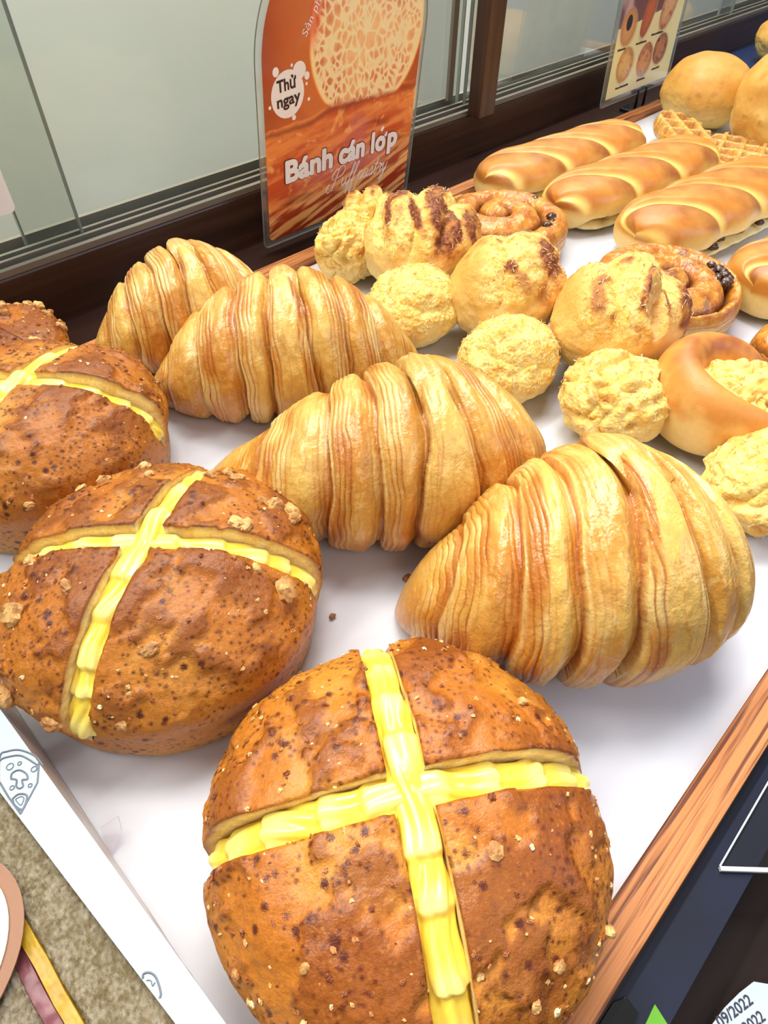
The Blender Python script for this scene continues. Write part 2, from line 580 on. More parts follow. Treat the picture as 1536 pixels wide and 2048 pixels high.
def cream_bun(loc, R, H, rz, seed, gap, label, cross=90.0, nuts=14, nutsize=0.0032, lift=0.0, pale=0.0, z0=0.0):
    rs = np.random.RandomState(seed)
    t = thing('cream_bun', label, 'bun', (loc[0], loc[1], z0), rz, 'round cross-cut buns filled with yellow cream')
    zc = 0.40 * H
    bt = H - zc
    k, n = 7, 96
    top_pts, top_nrm = [], []
    sk = math.radians(cross - 90)
    shear = np.array([[1.0, -math.sin(sk)], [0.0, math.cos(sk)]])   # second cut at 'cross' degrees

    def surf(a, b, sx, sy):
        X = a * np.sqrt(1 - b * b / 2)
        Y = b * np.sqrt(1 - a * a / 2)
        rho = np.sqrt(X * X + Y * Y) + 1e-9
        phi = rho * 2.45
        rr = np.where(phi < math.pi / 2, np.sin(phi) ** 0.93, np.sin(np.clip(phi, 0, math.pi)) ** 0.55)
        # keep the base broad
        rr = np.where(phi < math.pi / 2, rr, 0.80 + 0.20 * rr)
        rr = np.where(rho > 0.985, rr * 0.6, rr)
        zz = np.where(phi < math.pi / 2, zc + bt * np.cos(phi), zc + zc * 1.25 * np.cos(phi))
        zz = np.maximum(zz, 0.0008)
        ex, ey = X / rho * sx, Y / rho * sy
        nx, ny = ex * 1.0 + ey * shear[0, 1], ey * shear[1, 1]
        nl = np.sqrt(nx * nx + ny * ny)
        nx, ny = nx / nl, ny / nl
        x = R * rr * nx
        y = R * rr * ny
        P0 = np.stack([x, y, zz], -1)
        nr = np.stack([nx * np.sin(phi), ny * np.sin(phi), np.cos(phi) * 1.1], -1)
        nr /= np.linalg.norm(nr, axis=-1, keepdims=True)
        big = fbm(P0, 22, 3, seed)
        fold = fbm(P0 * np.array([1, 1, 0.5]) + 0.25 * np.stack([fbm(P0, 30, 2, seed + 4)] * 3, -1) * 0.05, 48, 3, seed + 1)
        patch = ss(-0.02, 0.10, fold + 0.35 * fbm(P0, 160, 3, seed + 8)) * ss(1.5, 1.0, phi)
        fine = fbm(P0, 330, 3, seed + 2)
        dsp = 0.0030 * big + 0.0014 * patch + 0.0006 * fine + 0.0012 * fbm(P0, 70, 2, seed + 5)
        rim = ss(1.25, 1.7, phi)
        P1 = P0 + nr * (dsp * (1 - 0.6 * rim))[..., None]
        return P0, P1, nr, phi, patch, big, fine

    tot = 0
    for sx, sy in ((1, 1), (-1, 1), (-1, -1), (1, -1)):
        g = np.maximum(np.concatenate([np.zeros(k), np.linspace(0, 1, n) ** 1.05]), 1e-4)
        wl = np.concatenate([np.linspace(1, 1 / k, k), np.zeros(n)])
        A, B = np.meshgrid(g, g, indexing='ij')
        WA, WB = np.meshgrid(wl, wl, indexing='ij')
        W = np.maximum(WA, WB)
        P0, P1, nr, phi, patch, big, fine = surf(A, B, sx, sy)
        go = ss(1.85, 1.35, phi)
        wob = 1 + 0.25 * fbm(np.stack([A * 3 + sx, B * 3 + sy, A * 0], -1), 1.0, 2, seed + 3)
        sh = gap * go * wob
        ax = np.exp(-A / 0.55)
        ay = np.exp(-B / 0.55)
        d1 = np.array([sx * 1.0, 0.0])
        d2 = np.array([sy * shear[0, 1], sy * shear[1, 1]])
        P = P1.copy()
        P[..., 0] += sh * (ax * d1[0] + ay * d2[0])
        P[..., 1] += sh * (ax * d1[1] + ay * d2[1])
        P[..., 2] += (lift * np.exp(-(A + B) / 0.35) + 0.0014 * np.exp(-np.minimum(A, B) / 0.03)) * go
        edge = 0.0012 * np.exp(-np.minimum(A, B) / 0.012) * go * (W == 0)
        P[..., 2] -= edge
        depth = (0.017 + 0.002 * fine) * go
        P -= nr * (depth * W)[..., None]
        P[..., 2] = np.maximum(P[..., 2], 0.0005)
        # albedo
        up = ss(1.75, 0.5, phi)
        c = mix(lin(224, 150, 66), lin(200, 120, 44), up)
        c = mix(c, lin(232, 164, 78), ss(-0.05, 0.4, -big) * 0.8)
        c = mix(c, lin(150, 80, 34), patch * 0.8 * (0.3 + 0.7 * up))
        c = mix(c, lin(142, 72, 16), ss(0.1, 0.5, fbm(P0, 40, 3, seed + 6)) * 0.8)
        c = mix(c, lin(222, 168, 104), ss(1.75, 2.2, phi) * 0.9)
        c = mix(c, lin(232, 172, 110), pale * np.ones_like(up))
        c = c * np.array([0.74, 0.67, 0.43])
        crumb = mix(lin(250, 228, 168), lin(238, 204, 132), ss(-0.2, 0.4, fine))
        c = mix(c, crumb, ss(0.08, 0.2, W))
        c = np.concatenate([c, (1 - ss(0.02, 0.15, W))[..., None]], -1)
        part('crust_quarter', P, gridf(n + k, n + k) if sx * sy > 0 else gridf(n + k, n + k)[:, ::-1], c, M['crust'], t)
        sel = (W == 0) & (phi < 1.35) & (phi > 0.15)
        top_pts.append(P[sel])
        top_nrm.append(nr[sel])
        tot += 1
    # inner soft crumb under the cream
    V, F = CS[110]
    Vc = V * np.array([R * 0.88, R * 0.88, (H - zc) * 0.80])
    Vc[:, 2] = np.maximum(Vc[:, 2] + zc, 0.001)
    part('crumb_core', Vc, F, np.tile(lin(240, 206, 132), (len(V), 1)), M['knot'], t)
    # cream ropes
    Vs, Fs, Cs, off = [], [], [], 0
    nT, nA = 420, 44
    for di, (dx, dy) in enumerate(((0, 1), (1, 0))):
        # slot along y is the first cut; along x the second
        e = np.array([shear[0, 1] * dy, shear[1, 1] * dy]) if dx == 0 else np.array([1.0, 0.0])
        lat = np.array([-e[1], e[0]])
        ph = np.linspace(-1.60, 1.60, nT)
        beat = (np.abs(ph) * R / 0.019 + seed * 0.37 + 0.25 * di + 0.35 * perlin(np.stack([ph * 3, 0 * ph + seed, 0 * ph], -1))) % 1.0
        saw = ss(0, 0.8, beat) * (1 - ss(0.80, 1.0, beat))
        rw = (gap * 0.84 + 0.0010) * (0.94 + 0.12 * saw)
        rh = 0.0050 * (0.90 + 0.28 * saw)
        rad = np.sin(np.abs(ph)) ** 0.93 * np.sign(ph) * R
        cz = zc + bt * np.cos(ph)
        nz = np.cos(ph)
        nh = np.sin(ph)
        depth = (0.0062 + 0.0008 * di) * (1 - 0.45 * ss(1.0, 1.55, np.abs(ph)))
        jit = 0.0011 * fbm(np.stack([ph * 4, 0 * ph, 0 * ph], -1), 1, 2, seed + di)
        cz = np.where(np.abs(ph) > 1.5708, zc + zc * 1.25 * np.cos(ph), cz)
        C = np.stack([e[0] * (rad - nh * depth) + lat[0] * jit, e[1] * (rad - nh * depth) + lat[1] * jit, cz - nz * depth], -1)
        th = np.linspace(0, 2 * math.pi, nA, endpoint=False)
        T, TH = np.meshgrid(np.arange(nT), th, indexing='ij')
        rib = 1 + 0.20 * np.abs(np.sin(3.5 * TH + 1.3 * np.sin(ph * 7 + di)[T] + 0.8 * saw[T])) - 0.10
        end = np.sqrt(np.clip(1 - (np.abs(ph) / 1.605) ** 24, 0, 1))[T]
        nv = np.stack([e[0] * nh, e[1] * nh, nz], -1)
        lv = np.array([lat[0], lat[1], 0])
        P = C[T] + (np.cos(TH) * rw[T] * rib * end)[..., None] * lv + (np.sin(TH) * rh[T] * rib * end)[..., None] * nv[T]
        if di == 0:
            P += nv[T] * 0.0008
        Vs.append(P.reshape(-1, 3))
        Fs.append(gridf(nT, nA, False, True) + off)
        off += nT * nA
        cc = mix(lin(252, 226, 92), lin(254, 238, 150), ss(0.2, 0.9, saw[T] * np.clip(np.sin(TH), 0, 1)))
        Cs.append(cc.reshape(-1, 3) * np.array([0.97, 0.90, 0.72]))
    V, F = CS[110]
    q = np.arctan2(V[:, 1], V[:, 0])
    Vb = V * np.array([gap * 1.25, gap * 1.25, 0.0062]) * (1 + 0.10 * np.sin(5 * q + 3 * V[:, 2]) * (1 - np.abs(V[:, 2])))[:, None]
    Vb[:, 2] += H - 0.0072 + lift * 0.3
    Vs.append(Vb)
    Fs.append(F + off)
    Cs.append(np.tile(lin(254, 236, 140) * np.array([0.97, 0.90, 0.72]), (len(V), 1)))
    part('cream_filling', np.concatenate(Vs), np.concatenate(Fs), np.concatenate(Cs), M['cream'], t)
    # nuts
    TP = np.concatenate(top_pts)
    TN = np.concatenate(top_nrm)
    for i in range(nuts):
        q = rs.randint(len(TP))
        r = nutsize * rs.uniform(0.55, 1.1)
        V, F = chunk(rs, r, seed * 31 + i)
        V = V @ frame(TN[q], rs).T + TP[q] + TN[q] * r * 0.10
        cc = mix(lin(236, 184, 112), lin(150, 88, 38), ss(-0.3, 0.3, fbm(V, 200, 2, i)) * 0.6 + 0.4 * rs.rand())
        part('nut_piece', V, F, cc, M['nut'], t, smooth=False)
    Vs, Fs, Cs, off = [], [], [], 0
    for i in range(330):
        q = rs.randint(len(TP))
        r = 0.0007 * rs.uniform(0.4, 1.25) * (1.5 if rs.rand() < 0.12 else 1)
        V, F = CS[4]
        V = V * np.array([r, r * rs.uniform(.5, 1), r * rs.uniform(.4, .7)]) * (1 + 0.3 * rs.normal(size=(len(V), 1)))
        V = V @ frame(TN[q], rs).T + TP[q] + TN[q] * r * 0.15
        Vs.append(V)
        Fs.append(F + off)
        off += len(V)
        pal = [lin(226, 176, 112), lin(150, 84, 44), lin(128, 62, 30), lin(238, 214, 168), lin(186, 118, 62)][rs.choice(5, p=[.25, .28, .2, .07, .2])]
        Cs.append(np.tile(pal, (len(V), 1)))
    c = part('nut_crumbs', np.concatenate(Vs), np.concatenate(Fs), np.concatenate(Cs), M['nut'], t, smooth=False)
    c['kind'] = 'stuff'
    return t


def croissant(A, Mid, B, R, hz, label, seed, center=0.5, lefts=(0.16, 0.42, 0.68), rights=(0.16, 0.42, 0.68), back=1, slant=0.0, w0=0.10, fatL=0.75, fatR=0.75, tipang=70):
    """wrapped dough crescent from tip A over Mid to tip B (ground plan points)"""
    A, Mid, B = np.array(A, float), np.array(Mid, float), np.array(B, float)
    org = (A + B) / 2
    t = thing('croissant', label, 'croissant', (org[0], org[1], 0), 0, 'flaky layered croissants on the paper')
    A, Mid, B = A - org, Mid - org, B - org
    K = 2 * Mid - (A + B) / 2
    nT, nA = 760, 260
    T = np.linspace(0.0, 1.0, nT)
    T = 0.5 - 0.5 * np.cos(T * math.pi) * 0.35 + (T - 0.5) * 0.65      # denser at the tips
    T = (T - T[0]) / (T[-1] - T[0])
    C = ((1 - T) ** 2)[:, None] * A + (2 * T * (1 - T))[:, None] * K + (T ** 2)[:, None] * B
    tg = (2 * (1 - T))[:, None] * (K - A) + (2 * T)[:, None] * (B - K)
    L = np.linalg.norm(tg, axis=1).mean()
    tg /= np.linalg.norm(tg, axis=1)[:, None]
    nh = np.stack([tg[:, 1], -tg[:, 0]], -1)                            # to the right of travel = towards the viewer
    th = np.linspace(0, 2 * math.pi, nA, endpoint=False)
    TT, TH = np.meshgrid(T, th, indexing='ij')
    d = np.where(TT < center, (center - TT) / center, (TT - center) / (1 - center))
    fat = np.where(TT < center, fatL, fatR)
    env = (1 - np.clip(d, 0, 1) ** 2.1) ** fat
    env = np.clip(env, 0, 1)
    circ = np.stack([np.cos(TH), np.sin(TH)], -1)
    wob = 0.020 * fbm(np.concatenate([circ * 1.1, TT[..., None] * 5], -1), 1, 2, seed)
    te = TT + wob + slant * np.cos(TH) * 0.5
    ds = te - center
    side = ds < 0
    lefts = [w0] + [w0 + (1 - w0) * x for x in lefts] + [1.3]
    rights = [w0] + [w0 + (1 - w0) * x for x in rights] + [1.3]
    # centre band narrows to a point on the back / top side
    wn = 0.42 + 0.58 * (0.5 + 0.5 * np.cos(TH - math.radians(-35)))
    dn = np.where(side, -ds / center, ds / (1 - center))
    kk = np.zeros_like(dn)
    lo = np.zeros_like(dn)
    hi = np.where(side, lefts[0], rights[0]) * wn
    s = np.clip(dn / hi, 0, 1)
    ins = dn <= hi
    K0 = ins.copy()
    for sd, bl in ((True, lefts), (False, rights)):
        rsn = np.random.RandomState(seed * 7 + (1 if sd else 2))
        for q in range(1, len(bl)):
            jl = 0.014 * fbm(np.concatenate([circ * (1.0 + q * .1), 0 * TT[..., None] + q * 3 + (9 if sd else 0)], -1), 1.0, 2, seed)
            a = (bl[q - 1] * (wn if q == 1 else 1)) + (0 if q == 1 else jl)
            b_ = bl[q] + 0.014 * fbm(np.concatenate([circ * (1.0 + (q + 1) * .1), 0 * TT[..., None] + (q + 1) * 3 + (9 if sd else 0)], -1), 1.0, 2, seed)
            m_ = (side == sd) & (dn > a) & (dn <= b_)
            s = np.where(m_, (dn - a) / (b_ - a), s)
            kk = np.where(m_, q, kk)
            lo = np.where(m_, a, lo)
            hi = np.where(m_, b_, hi)
    width = (hi - lo)
    # cross profile of one wrap: tucked under the previous one, bulging, crisp outer edge
    drop = 0.135
    prof = 1 - drop * (1 - ss(0, 0.42, s)) * (kk > 0) - 0.035 * ss(0.86, 1.0, s) - 0.012 * ss(0.5, 0.9, s)
    prof = prof + 0.014 * (kk == 0) * np.cos(s * 1.5)
    # laminations: thin steps near the outer edge of every wrap and at its root
    lamz = ss(0.50, 0.64, s + 0.12 * fbm(np.concatenate([circ * 1.5, TT[..., None] * 4], -1), 1, 2, seed + 5))
    root = (1 - ss(0.10, 0.30, s)) * (kk > 0)
    lam = np.clip(lamz + root * 0.8, 0, 1) * np.where((kk * 5 + seed) % 4 == 1, 0.35, 1.0)
    lphase = (TT + wob * 0.8 + 0.0035 * fbm(np.concatenate([circ * 3, TT[..., None] * 30], -1), 1, 2, seed + 3)) * L / 0.0021
    lw = lphase + 0.65 * fbm(np.concatenate([circ * 2.2, TT[..., None] * 16], -1), 1, 2, seed + 9)
    fr = lw - np.floor(lw)
    ridge = ss(0.0, 0.25, fr) * (1 - ss(0.55, 1.0, fr))
    strength = 0.5 + 0.5 * perlin(np.stack([np.floor(lw) * 0.73, np.cos(TH) * 1.2, np.sin(TH) * 1.2 + seed], -1))
    x3 = np.concatenate([circ * env[..., None] * 0.035, TT[..., None] * L], -1)
    blister = fbm(x3 * np.array([1, 1, 1.6]), 150, 3, seed + 7)
    rad = R * env * prof + 0.0010 * lam * (ridge * strength - 0.4) * ss(0, 0.25, env) + 0.0009 * (1 - lam) * blister * ss(0, 0.3, env) + 0.0016 * fbm(x3, 38, 2, seed + 2) * ss(0, 0.4, env)
    rad = np.maximum(rad, 0.0002)
    zax = 0.80 * hz * R * env[:, :1] + 0.002
    P = np.zeros((nT, nA, 3))
    P[..., 0] = C[:, None, 0] + nh[:, None, 0] * np.cos(TH) * rad
    P[..., 1] = C[:, None, 1] + nh[:, None, 1] * np.cos(TH) * rad
    zz = zax + np.sin(TH) * rad * hz
    P[..., 2] = np.where(zz < 0.004, 0.0008 + 0.0032 * np.exp((zz - 0.004) / 0.006), zz)
    # albedo
    n1 = fbm(x3, 45, 3, seed + 11)
    n2 = fbm(x3 * np.array([1, 1, 2.5]), 210, 3, seed + 12)
    c = mix(lin(222, 156, 66), lin(240, 192, 108), ss(-0.3, 0.3, n1))
    c = mix(c, lin(250, 220, 156), ss(0.05, 0.45, n2) * 0.7)
    c = mix(c, lin(206, 132, 48), ss(0.05, 0.4, fbm(x3, 26, 3, seed + 21)) * 0.6)
    c = mix(c, lin(216, 142, 50), 0.35 * ((kk * 3 + seed) % 4 == 0) * (kk > 0))
    bright = (kk == 0) | ((kk * 7 + seed) % 3 == 0)
    c = mix(c, lin(248, 208, 122), np.where(bright, 0.6, 0) * (1 - lam))
    line = (1 - ss(0.0, 0.20, np.minimum(fr, 1 - fr) * (0.6 + strength))) * lam
    sp2 = perlin(np.stack([lw * 0.31, np.cos(TH) * 1.6 + seed, np.sin(TH) * 1.6], -1))
    c = mix(c, lin(252, 226, 164), lam * ss(0.0, 0.45, sp2) * 0.75)
    c = mix(c, lin(190, 104, 24), lam * ss(0.0, 0.45, -sp2) * 0.75)
    c = mix(c, lin(158, 72, 8), line * np.clip(strength * 1.5, 0.3, 1))
    fl2 = lphase * 0.42 + 0.8 * fbm(np.concatenate([circ * 2.0, TT[..., None] * 10], -1), 1, 2, seed + 19)
    fr2 = np.abs(fl2 - np.round(fl2))
    c = mix(c, lin(206, 124, 36), (1 - ss(0.0, 0.10, fr2)) * 0.45 * (1 - lam) * ss(-0.1, 0.3, perlin(np.stack([np.floor(fl2) * 0.9, np.cos(TH) * 1.4, np.sin(TH) * 1.4], -1)) + 0.1))
    c = mix(c, lin(214, 138, 48), lam * 0.12)
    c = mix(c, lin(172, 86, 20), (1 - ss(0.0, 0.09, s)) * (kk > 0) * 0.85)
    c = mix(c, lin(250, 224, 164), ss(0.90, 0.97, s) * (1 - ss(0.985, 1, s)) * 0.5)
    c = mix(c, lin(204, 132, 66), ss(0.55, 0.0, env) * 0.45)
    c = mix(c, lin(210, 142, 70), ss(0.1, 0.5, fbm(x3, 70, 2, seed + 15)) * 0.4)
    c = c * np.array([0.84, 0.80, 0.62])
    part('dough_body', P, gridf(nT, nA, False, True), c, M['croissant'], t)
    # the pointed dough end on the ridge
    ic = int(np.argmin(abs(T - center)))
    nU, nW = 60, 28
    U, W = np.meshgrid(np.linspace(0, 1, nU), np.linspace(-1, 1, nW), indexing='ij')
    ang = np.radians(tipang + back * (U * 58))
    wdt = R * 0.17 * (0.25 + 0.75 * ss(0, 0.5, 1 - U)) * np.sqrt(np.clip(1 - (U * 1.0) ** 8, 0, 1))
    rr = R * 1.012 + 0.0028 * np.sqrt(np.clip(1 - W * W, 0, 1)) + 0.001 * fbm(np.stack([U * 3, W * 2, U * 0], -1), 1, 2, seed)
    rr = rr - 0.0015 - 0.008 * (1 - ss(0, 0.45, U))
    rr = np.where(np.abs(W) > 0.97, R * 0.97, rr)
    P = np.zeros((nU, nW, 3))
    for q in (0, 1):
        P[..., q] = C[ic, q] + nh[ic, q] * np.cos(ang) * rr + tg[ic, q] * W * wdt
    P[..., 2] = 0.80 * hz * R + 0.002 + np.sin(ang) * rr * hz
    ln = ss(0.3, 0.7, np.abs(np.sin(W * 7 + 2 * fbm(np.stack([U * 2, W, U * 0], -1), 1, 2, seed))))
    c = mix(lin(238, 194, 118), lin(212, 150, 78), ln * 0.5)
    c = mix(c, lin(168, 92, 40), ss(0.75, 1.0, U) * 0.8)
    c = c * np.array([0.84, 0.80, 0.62])
    part('dough_tip', P, gridf(nU, nW), c, M['croissant'], t)
    return t


def shreds(parent, P, Nr, count, rs, size=0.0018):
    Vs, Fs, off = [], [], 0
    cube = np.array([(x, y, z) for x in (-1, 1) for y in (-1, 1) for z in (-1, 1)], float)
    fc = np.array([(0, 1, 3, 2), (4, 6, 7, 5), (0, 4, 5, 1), (2, 3, 7, 6), (0, 2, 6, 4), (1, 5, 7, 3)])
    for i in range(count):
        q = rs.randint(len(P))
        Fm = frame(Nr[q], rs)
        V = cube * np.array([size * rs.uniform(.4, 1), 0.00018, 0.00012])
        V[:, 2] += (V[:, 0] / size) ** 2 * 0.0003
        a = rs.uniform(-0.5, 0.7)
        Rx = np.array([[math.cos(a), 0, -math.sin(a)], [0, 1, 0], [math.sin(a), 0, math.cos(a)]])
        V = V @ Rx.T @ Fm.T + P[q] + Nr[q] * 0.0006
        Vs.append(V)
        Fs.append(fc + off)
        off += 8
    c = part('coconut_shreds', np.concatenate(Vs), np.concatenate(Fs), None, M['shred'], parent, smooth=False)
    c['kind'] = 'stuff'


def vnormals(V, F):
    a = V[F[:, 2]] - V[F[:, 0]]
    b = V[F[:, 3]] - V[F[:, 1]]
    fn = np.cross(a, b)
    n = np.zeros_like(V)
    for k in range(4):
        np.add.at(n, F[:, k], fn)
    n /= np.linalg.norm(n, axis=1)[:, None] + 1e-12
    return n


def lobe(parent, name, cen, rad, gdir, seed, pleats=3, depth=0.006, brown=0.7, cover=0.35, style='pleat', rough=0.0010, rs=None, nshred=240, fan=0.5, dark=0.5, phase=0.0, scorch=(), skin=9.0):
    V, F = CS[110]
    rad = np.array(rad)
    g = np.array([math.cos(gdir), math.sin(gdir), 0])
    w = np.array([-g[1], g[0], 0])
    z = V[:, 2]
    along = V @ g
    lat = V @ w
    fl = fbm(V, 2.2, 3, seed)
    cov = ss(cover - 0.22, cover + 0.12, z + 0.22 * fl)                  # custard topping on the upper side
    cov = cov * ss(skin + 0.18, skin - 0.12, lat + 0.25 * fl - 0.2 * (z < 0.2))
    iu = 0.742 * along + 0.67 * z
    fac = (0.742 * z - 0.67 * along) > -0.1
    if style == 'pleat':
        lw = lat / (0.62 + fan * (along + 1) * 0.5)
        ph = lw * pleats * math.pi * 0.5 + phase + 0.5 * fl
        rdg = np.abs(np.cos(ph)) ** 0.75
        dsp = depth * (rdg - 1) * ss(-0.1, 0.5, z)
        topb = ss(0.62, 0.95, rdg) * ss(-0.9, 0.3, along)
    elif style == 'curl':
        ang = np.arctan2(lat, along)
        rr = np.sqrt(lat ** 2 + along ** 2)
        ph = rr * 7.5 - ang + phase + 0.6 * fl
        rdg = np.abs(np.cos(ph / 2)) ** 0.8
        dsp = depth * (rdg - 1) * ss(0.05, 0.5, z)
        topb = ss(0.75, 1.0, rdg) * ss(0.0, 0.6, along)
    else:
        wv = fbm(V, 1.9, 2, seed + 3)
        rdg = np.abs(np.sin(lat * 2.4 + along * 0.9 + wv * 4.0 + phase)) ** 0.8
        dsp = depth * (rdg - 1) + 0.0035 * wv
        topb = ss(0.8, 1.0, rdg) * 0.4
    fine = fbm(V * rad, 620, 3, seed + 1)
    med = fbm(V * rad, 170, 3, seed + 2)
    dsp = dsp + cov * (rough * 0.55 * fine + rough * 0.8 * med) + 0.0030 * fl
    for (a0, l0, ra, rl, st_, tl) in scorch:
        dd = np.sqrt((((iu - a0) * math.cos(tl) + (lat - l0) * math.sin(tl)) / ra) ** 2 + (((lat - l0) * math.cos(tl) - (iu - a0) * math.sin(tl)) / rl) ** 2)
        if st_ < 0:
            dsp = dsp + (0.0022 * np.exp(-((dd - 1.0) / 0.25) ** 2) - 0.0022 * ss(1.0, 0.5, dd)) * fac
        else:
            dsp = dsp + 0.0014 * st_ * ss(1.1, 0.4, dd) * fac
    P = V * (rad + dsp[:, None])
    P = P + np.array(cen)
    P[:, 2] = np.where(P[:, 2] < 0.003, 0.0008 + 0.0022 * np.exp((P[:, 2] - 0.003) / 0.005), P[:, 2])
    skin = mix(lin(253, 228, 158), lin(242, 188, 100), ss(-0.5, 0.5, z + 0.4 * fl))
    cust = mix(lin(252, 228, 140), lin(248, 206, 98), ss(-0.2, 0.4, med + 0.5 * fl))
    cust = mix(cust, lin(254, 244, 196), ss(0.0, 0.4, fine) * 0.6)
    bm = np.clip(topb * brown * (0.65 + 1.2 * fbm(V, 3.1, 3, seed + 7)), 0, 1)
    tan = 0 * z
    for (a0, l0, ra, rl, st_, tl) in scorch:
        dd = np.sqrt((((iu - a0) * math.cos(tl) + (lat - l0) * math.sin(tl)) / ra) ** 2 + (((lat - l0) * math.cos(tl) - (iu - a0) * math.sin(tl)) / rl) ** 2) + 0.45 * fbm(V, 4.5, 3, seed + 31)
        if st_ < 0:          # a smooth tan tongue with a browned rim
            bm = np.clip(bm - ss(1.0, 0.75, dd) + (-st_) * np.exp(-((dd - 1.0) / 0.22) ** 2) * ss(-0.9, 0.3, (iu - a0) / ra), 0, 1)
            tan = np.maximum(tan, ss(0.95, 0.7, dd))
        else:
            bm = np.clip(bm + st_ * ss(1.25, 0.35, dd), 0, 1)
    bm = bm * fac
    c = mix(skin, cust, cov)
    c = mix(c, mix(lin(232, 178, 104), lin(244, 206, 140), ss(-0.3, 0.3, med)), tan * 0.85)
    c = mix(c, lin(230, 156, 66), np.clip(bm * 1.5, 0, 1))
    c = mix(c, lin(160, 88, 44), np.clip(bm * 2.2 - 0.7, 0, 1))
    c = mix(c, lin(98, 46, 28), np.clip((bm * 2.6 - 1.3) * dark * 2 * ss(-0.1, 0.25, fine), 0, 0.9))
    c = mix(c, lin(232, 166, 64), ss(0.02, 0.38, fbm(V, 2.6, 3, seed + 12)) * 0.62 * cov)
    c = mix(c, lin(206, 122, 40), ss(0.25, 0.45, fbm(V, 6, 3, seed + 14)) * 0.6 * cov)
    c = c * np.array([0.93, 0.88, 0.76])
    part(name, P, F, c, M['knot'], parent)
    if nshred:
        nr = vnormals(P, F)
        if (nr * V).sum() < 0:
            nr = -nr
        sel = cov > 0.5
        shreds(parent, P[sel], nr[sel], nshred, rs)


def knot(loc, label, seed, big, small, gd, **kw):
    rs = np.random.RandomState(seed)
    t = thing('custard_knot', label, 'pastry', (loc[0], loc[1], 0), 0, 'coconut custard knots in the middle of the tray')
    b = dict(pleats=3, depth=0.006, brown=0.8, cover=0.25)
    b.update(kw.get('b', {}))
    s = dict(style='curl', depth=0.0035, brown=0.35, cover=0.0)
    s.update(kw.get('s', {}))
    lobe(t, 'large_lobe', big[0], big[1], gd, seed, rs=rs, **b)
    lobe(t, 'small_lobe', small[0], small[1], gd, seed + 50, rs=rs, **s)
    return t


def raisin(parent_mat, r, seed, name='raisin', parent=None, loc=None):
    V, F = CS[7]
    rs = np.random.RandomState(seed)
    V = V * (1 + 0.3 * fbm(V, 2.2, 2, seed)[:, None]) * np.array([r * 1.25, r, r * .75])
    a = rs.uniform(0, 6.28)
    Rm = np.array([[math.cos(a), -math.sin(a), 0], [math.sin(a), math.cos(a), 0], [0, 0, 1]])
    V = V @ Rm.T + np.array(loc)
    return part(name, V, F, None, parent_mat, parent)


def danish(loc, R, H, label, seed, rz=0, turns=2.2, raisins=(), dark=0.5):
    rs = np.random.RandomState(seed)
    t = thing('raisin_swirl', label, 'pastry', (loc[0], loc[1], 0), rz, 'glazed raisin swirls')
    nR, nA = 230, 360
    rr = np.linspace(0, 1, nR)
    th = np.linspace(0, 2 * math.pi, nA, endpoint=False)
    RR, TH = np.meshgrid(rr, th, indexing='ij')
    q = np.clip(RR / 0.82, 0, 1)                      # top part, then the outer side wall
    sp = q * turns + TH / (2 * math.pi)
    xy = np.stack([np.cos(TH) * RR * 2, np.sin(TH) * RR * 2, 0 * RR], -1)
    n1 = fbm(xy, 1.3, 3, seed)
    fr = (sp + 0.10 * n1) % 1.0
    tube = np.sqrt(np.clip(1 - (2 * fr - 1) ** 2, 0, 1)) ** 0.9
    side = ss(0.82, 1.0, RR)
    wall = np.clip((RR - 0.80) / 0.20, 0, 1)
    z = H * (0.66 + 0.22 * (1 - q) ** 0.8) + H * 0.36 * (tube - 0.5) * ss(0.0, 0.1, q)
    rad = R * np.where(RR < 0.8, RR / 0.8 * 0.93, 0.93 + 0.07 * np.sin(np.clip(wall, 0, 1) * math.pi) ** 0.7)
    rad = rad * (1 + 0.035 * fbm(np.stack([np.cos(TH), np.sin(TH), 0 * TH], -1), 1.5, 2, seed + 4))
    z = z * (1 - wall ** 1.4) + 0.001
    lamf = fbm(np.stack([np.cos(TH) * 1.5, np.sin(TH) * 1.5, wall * 9], -1), 1.0, 2, seed + 5)
    rad = rad + 0.0006 * np.sin(wall * 40 + lamf * 6) * side
    z = z + 0.0012 * fbm(xy, 5, 3, seed + 6) * (1 - wall)
    P = np.stack([np.cos(TH) * rad, np.sin(TH) * rad, z], -1)
    c = mix(lin(234, 164, 62), lin(206, 120, 26), ss(-0.3, 0.3, fbm(xy, 3, 3, seed + 1)))
    c = mix(c, lin(244, 200, 112), ss(0.1, 0.5, fbm(xy, 6, 3, seed + 2)) * 0.7)
    c = mix(c, lin(112, 54, 12), (1 - ss(0.05, 0.28, np.minimum(fr, 1 - fr) * 2)) * 0.75)
    c = mix(c, lin(120, 56, 24), ss(0.15, 0.45, fbm(xy, 2.0, 3, seed + 3)) * dark)
    pale = mix(lin(240, 202, 138), lin(214, 152, 82), ss(-0.2, 0.5, np.sin(wall * 40 + lamf * 6)))
    c = mix(c, pale, ss(0.25, 0.55, wall))
    c = c * np.array([0.82, 0.74, 0.6])
    part('swirl_dough', P, gridf(nR, nA, False, True), c, M['danish'], t)
    for k, (rx, ry) in enumerate(raisins):
        raisin(M['raisin'], 0.0032 * rs.uniform(.7, 1.1), seed + k, 'raisin', t, (rx * R, ry * R, H * 0.90))
    return t


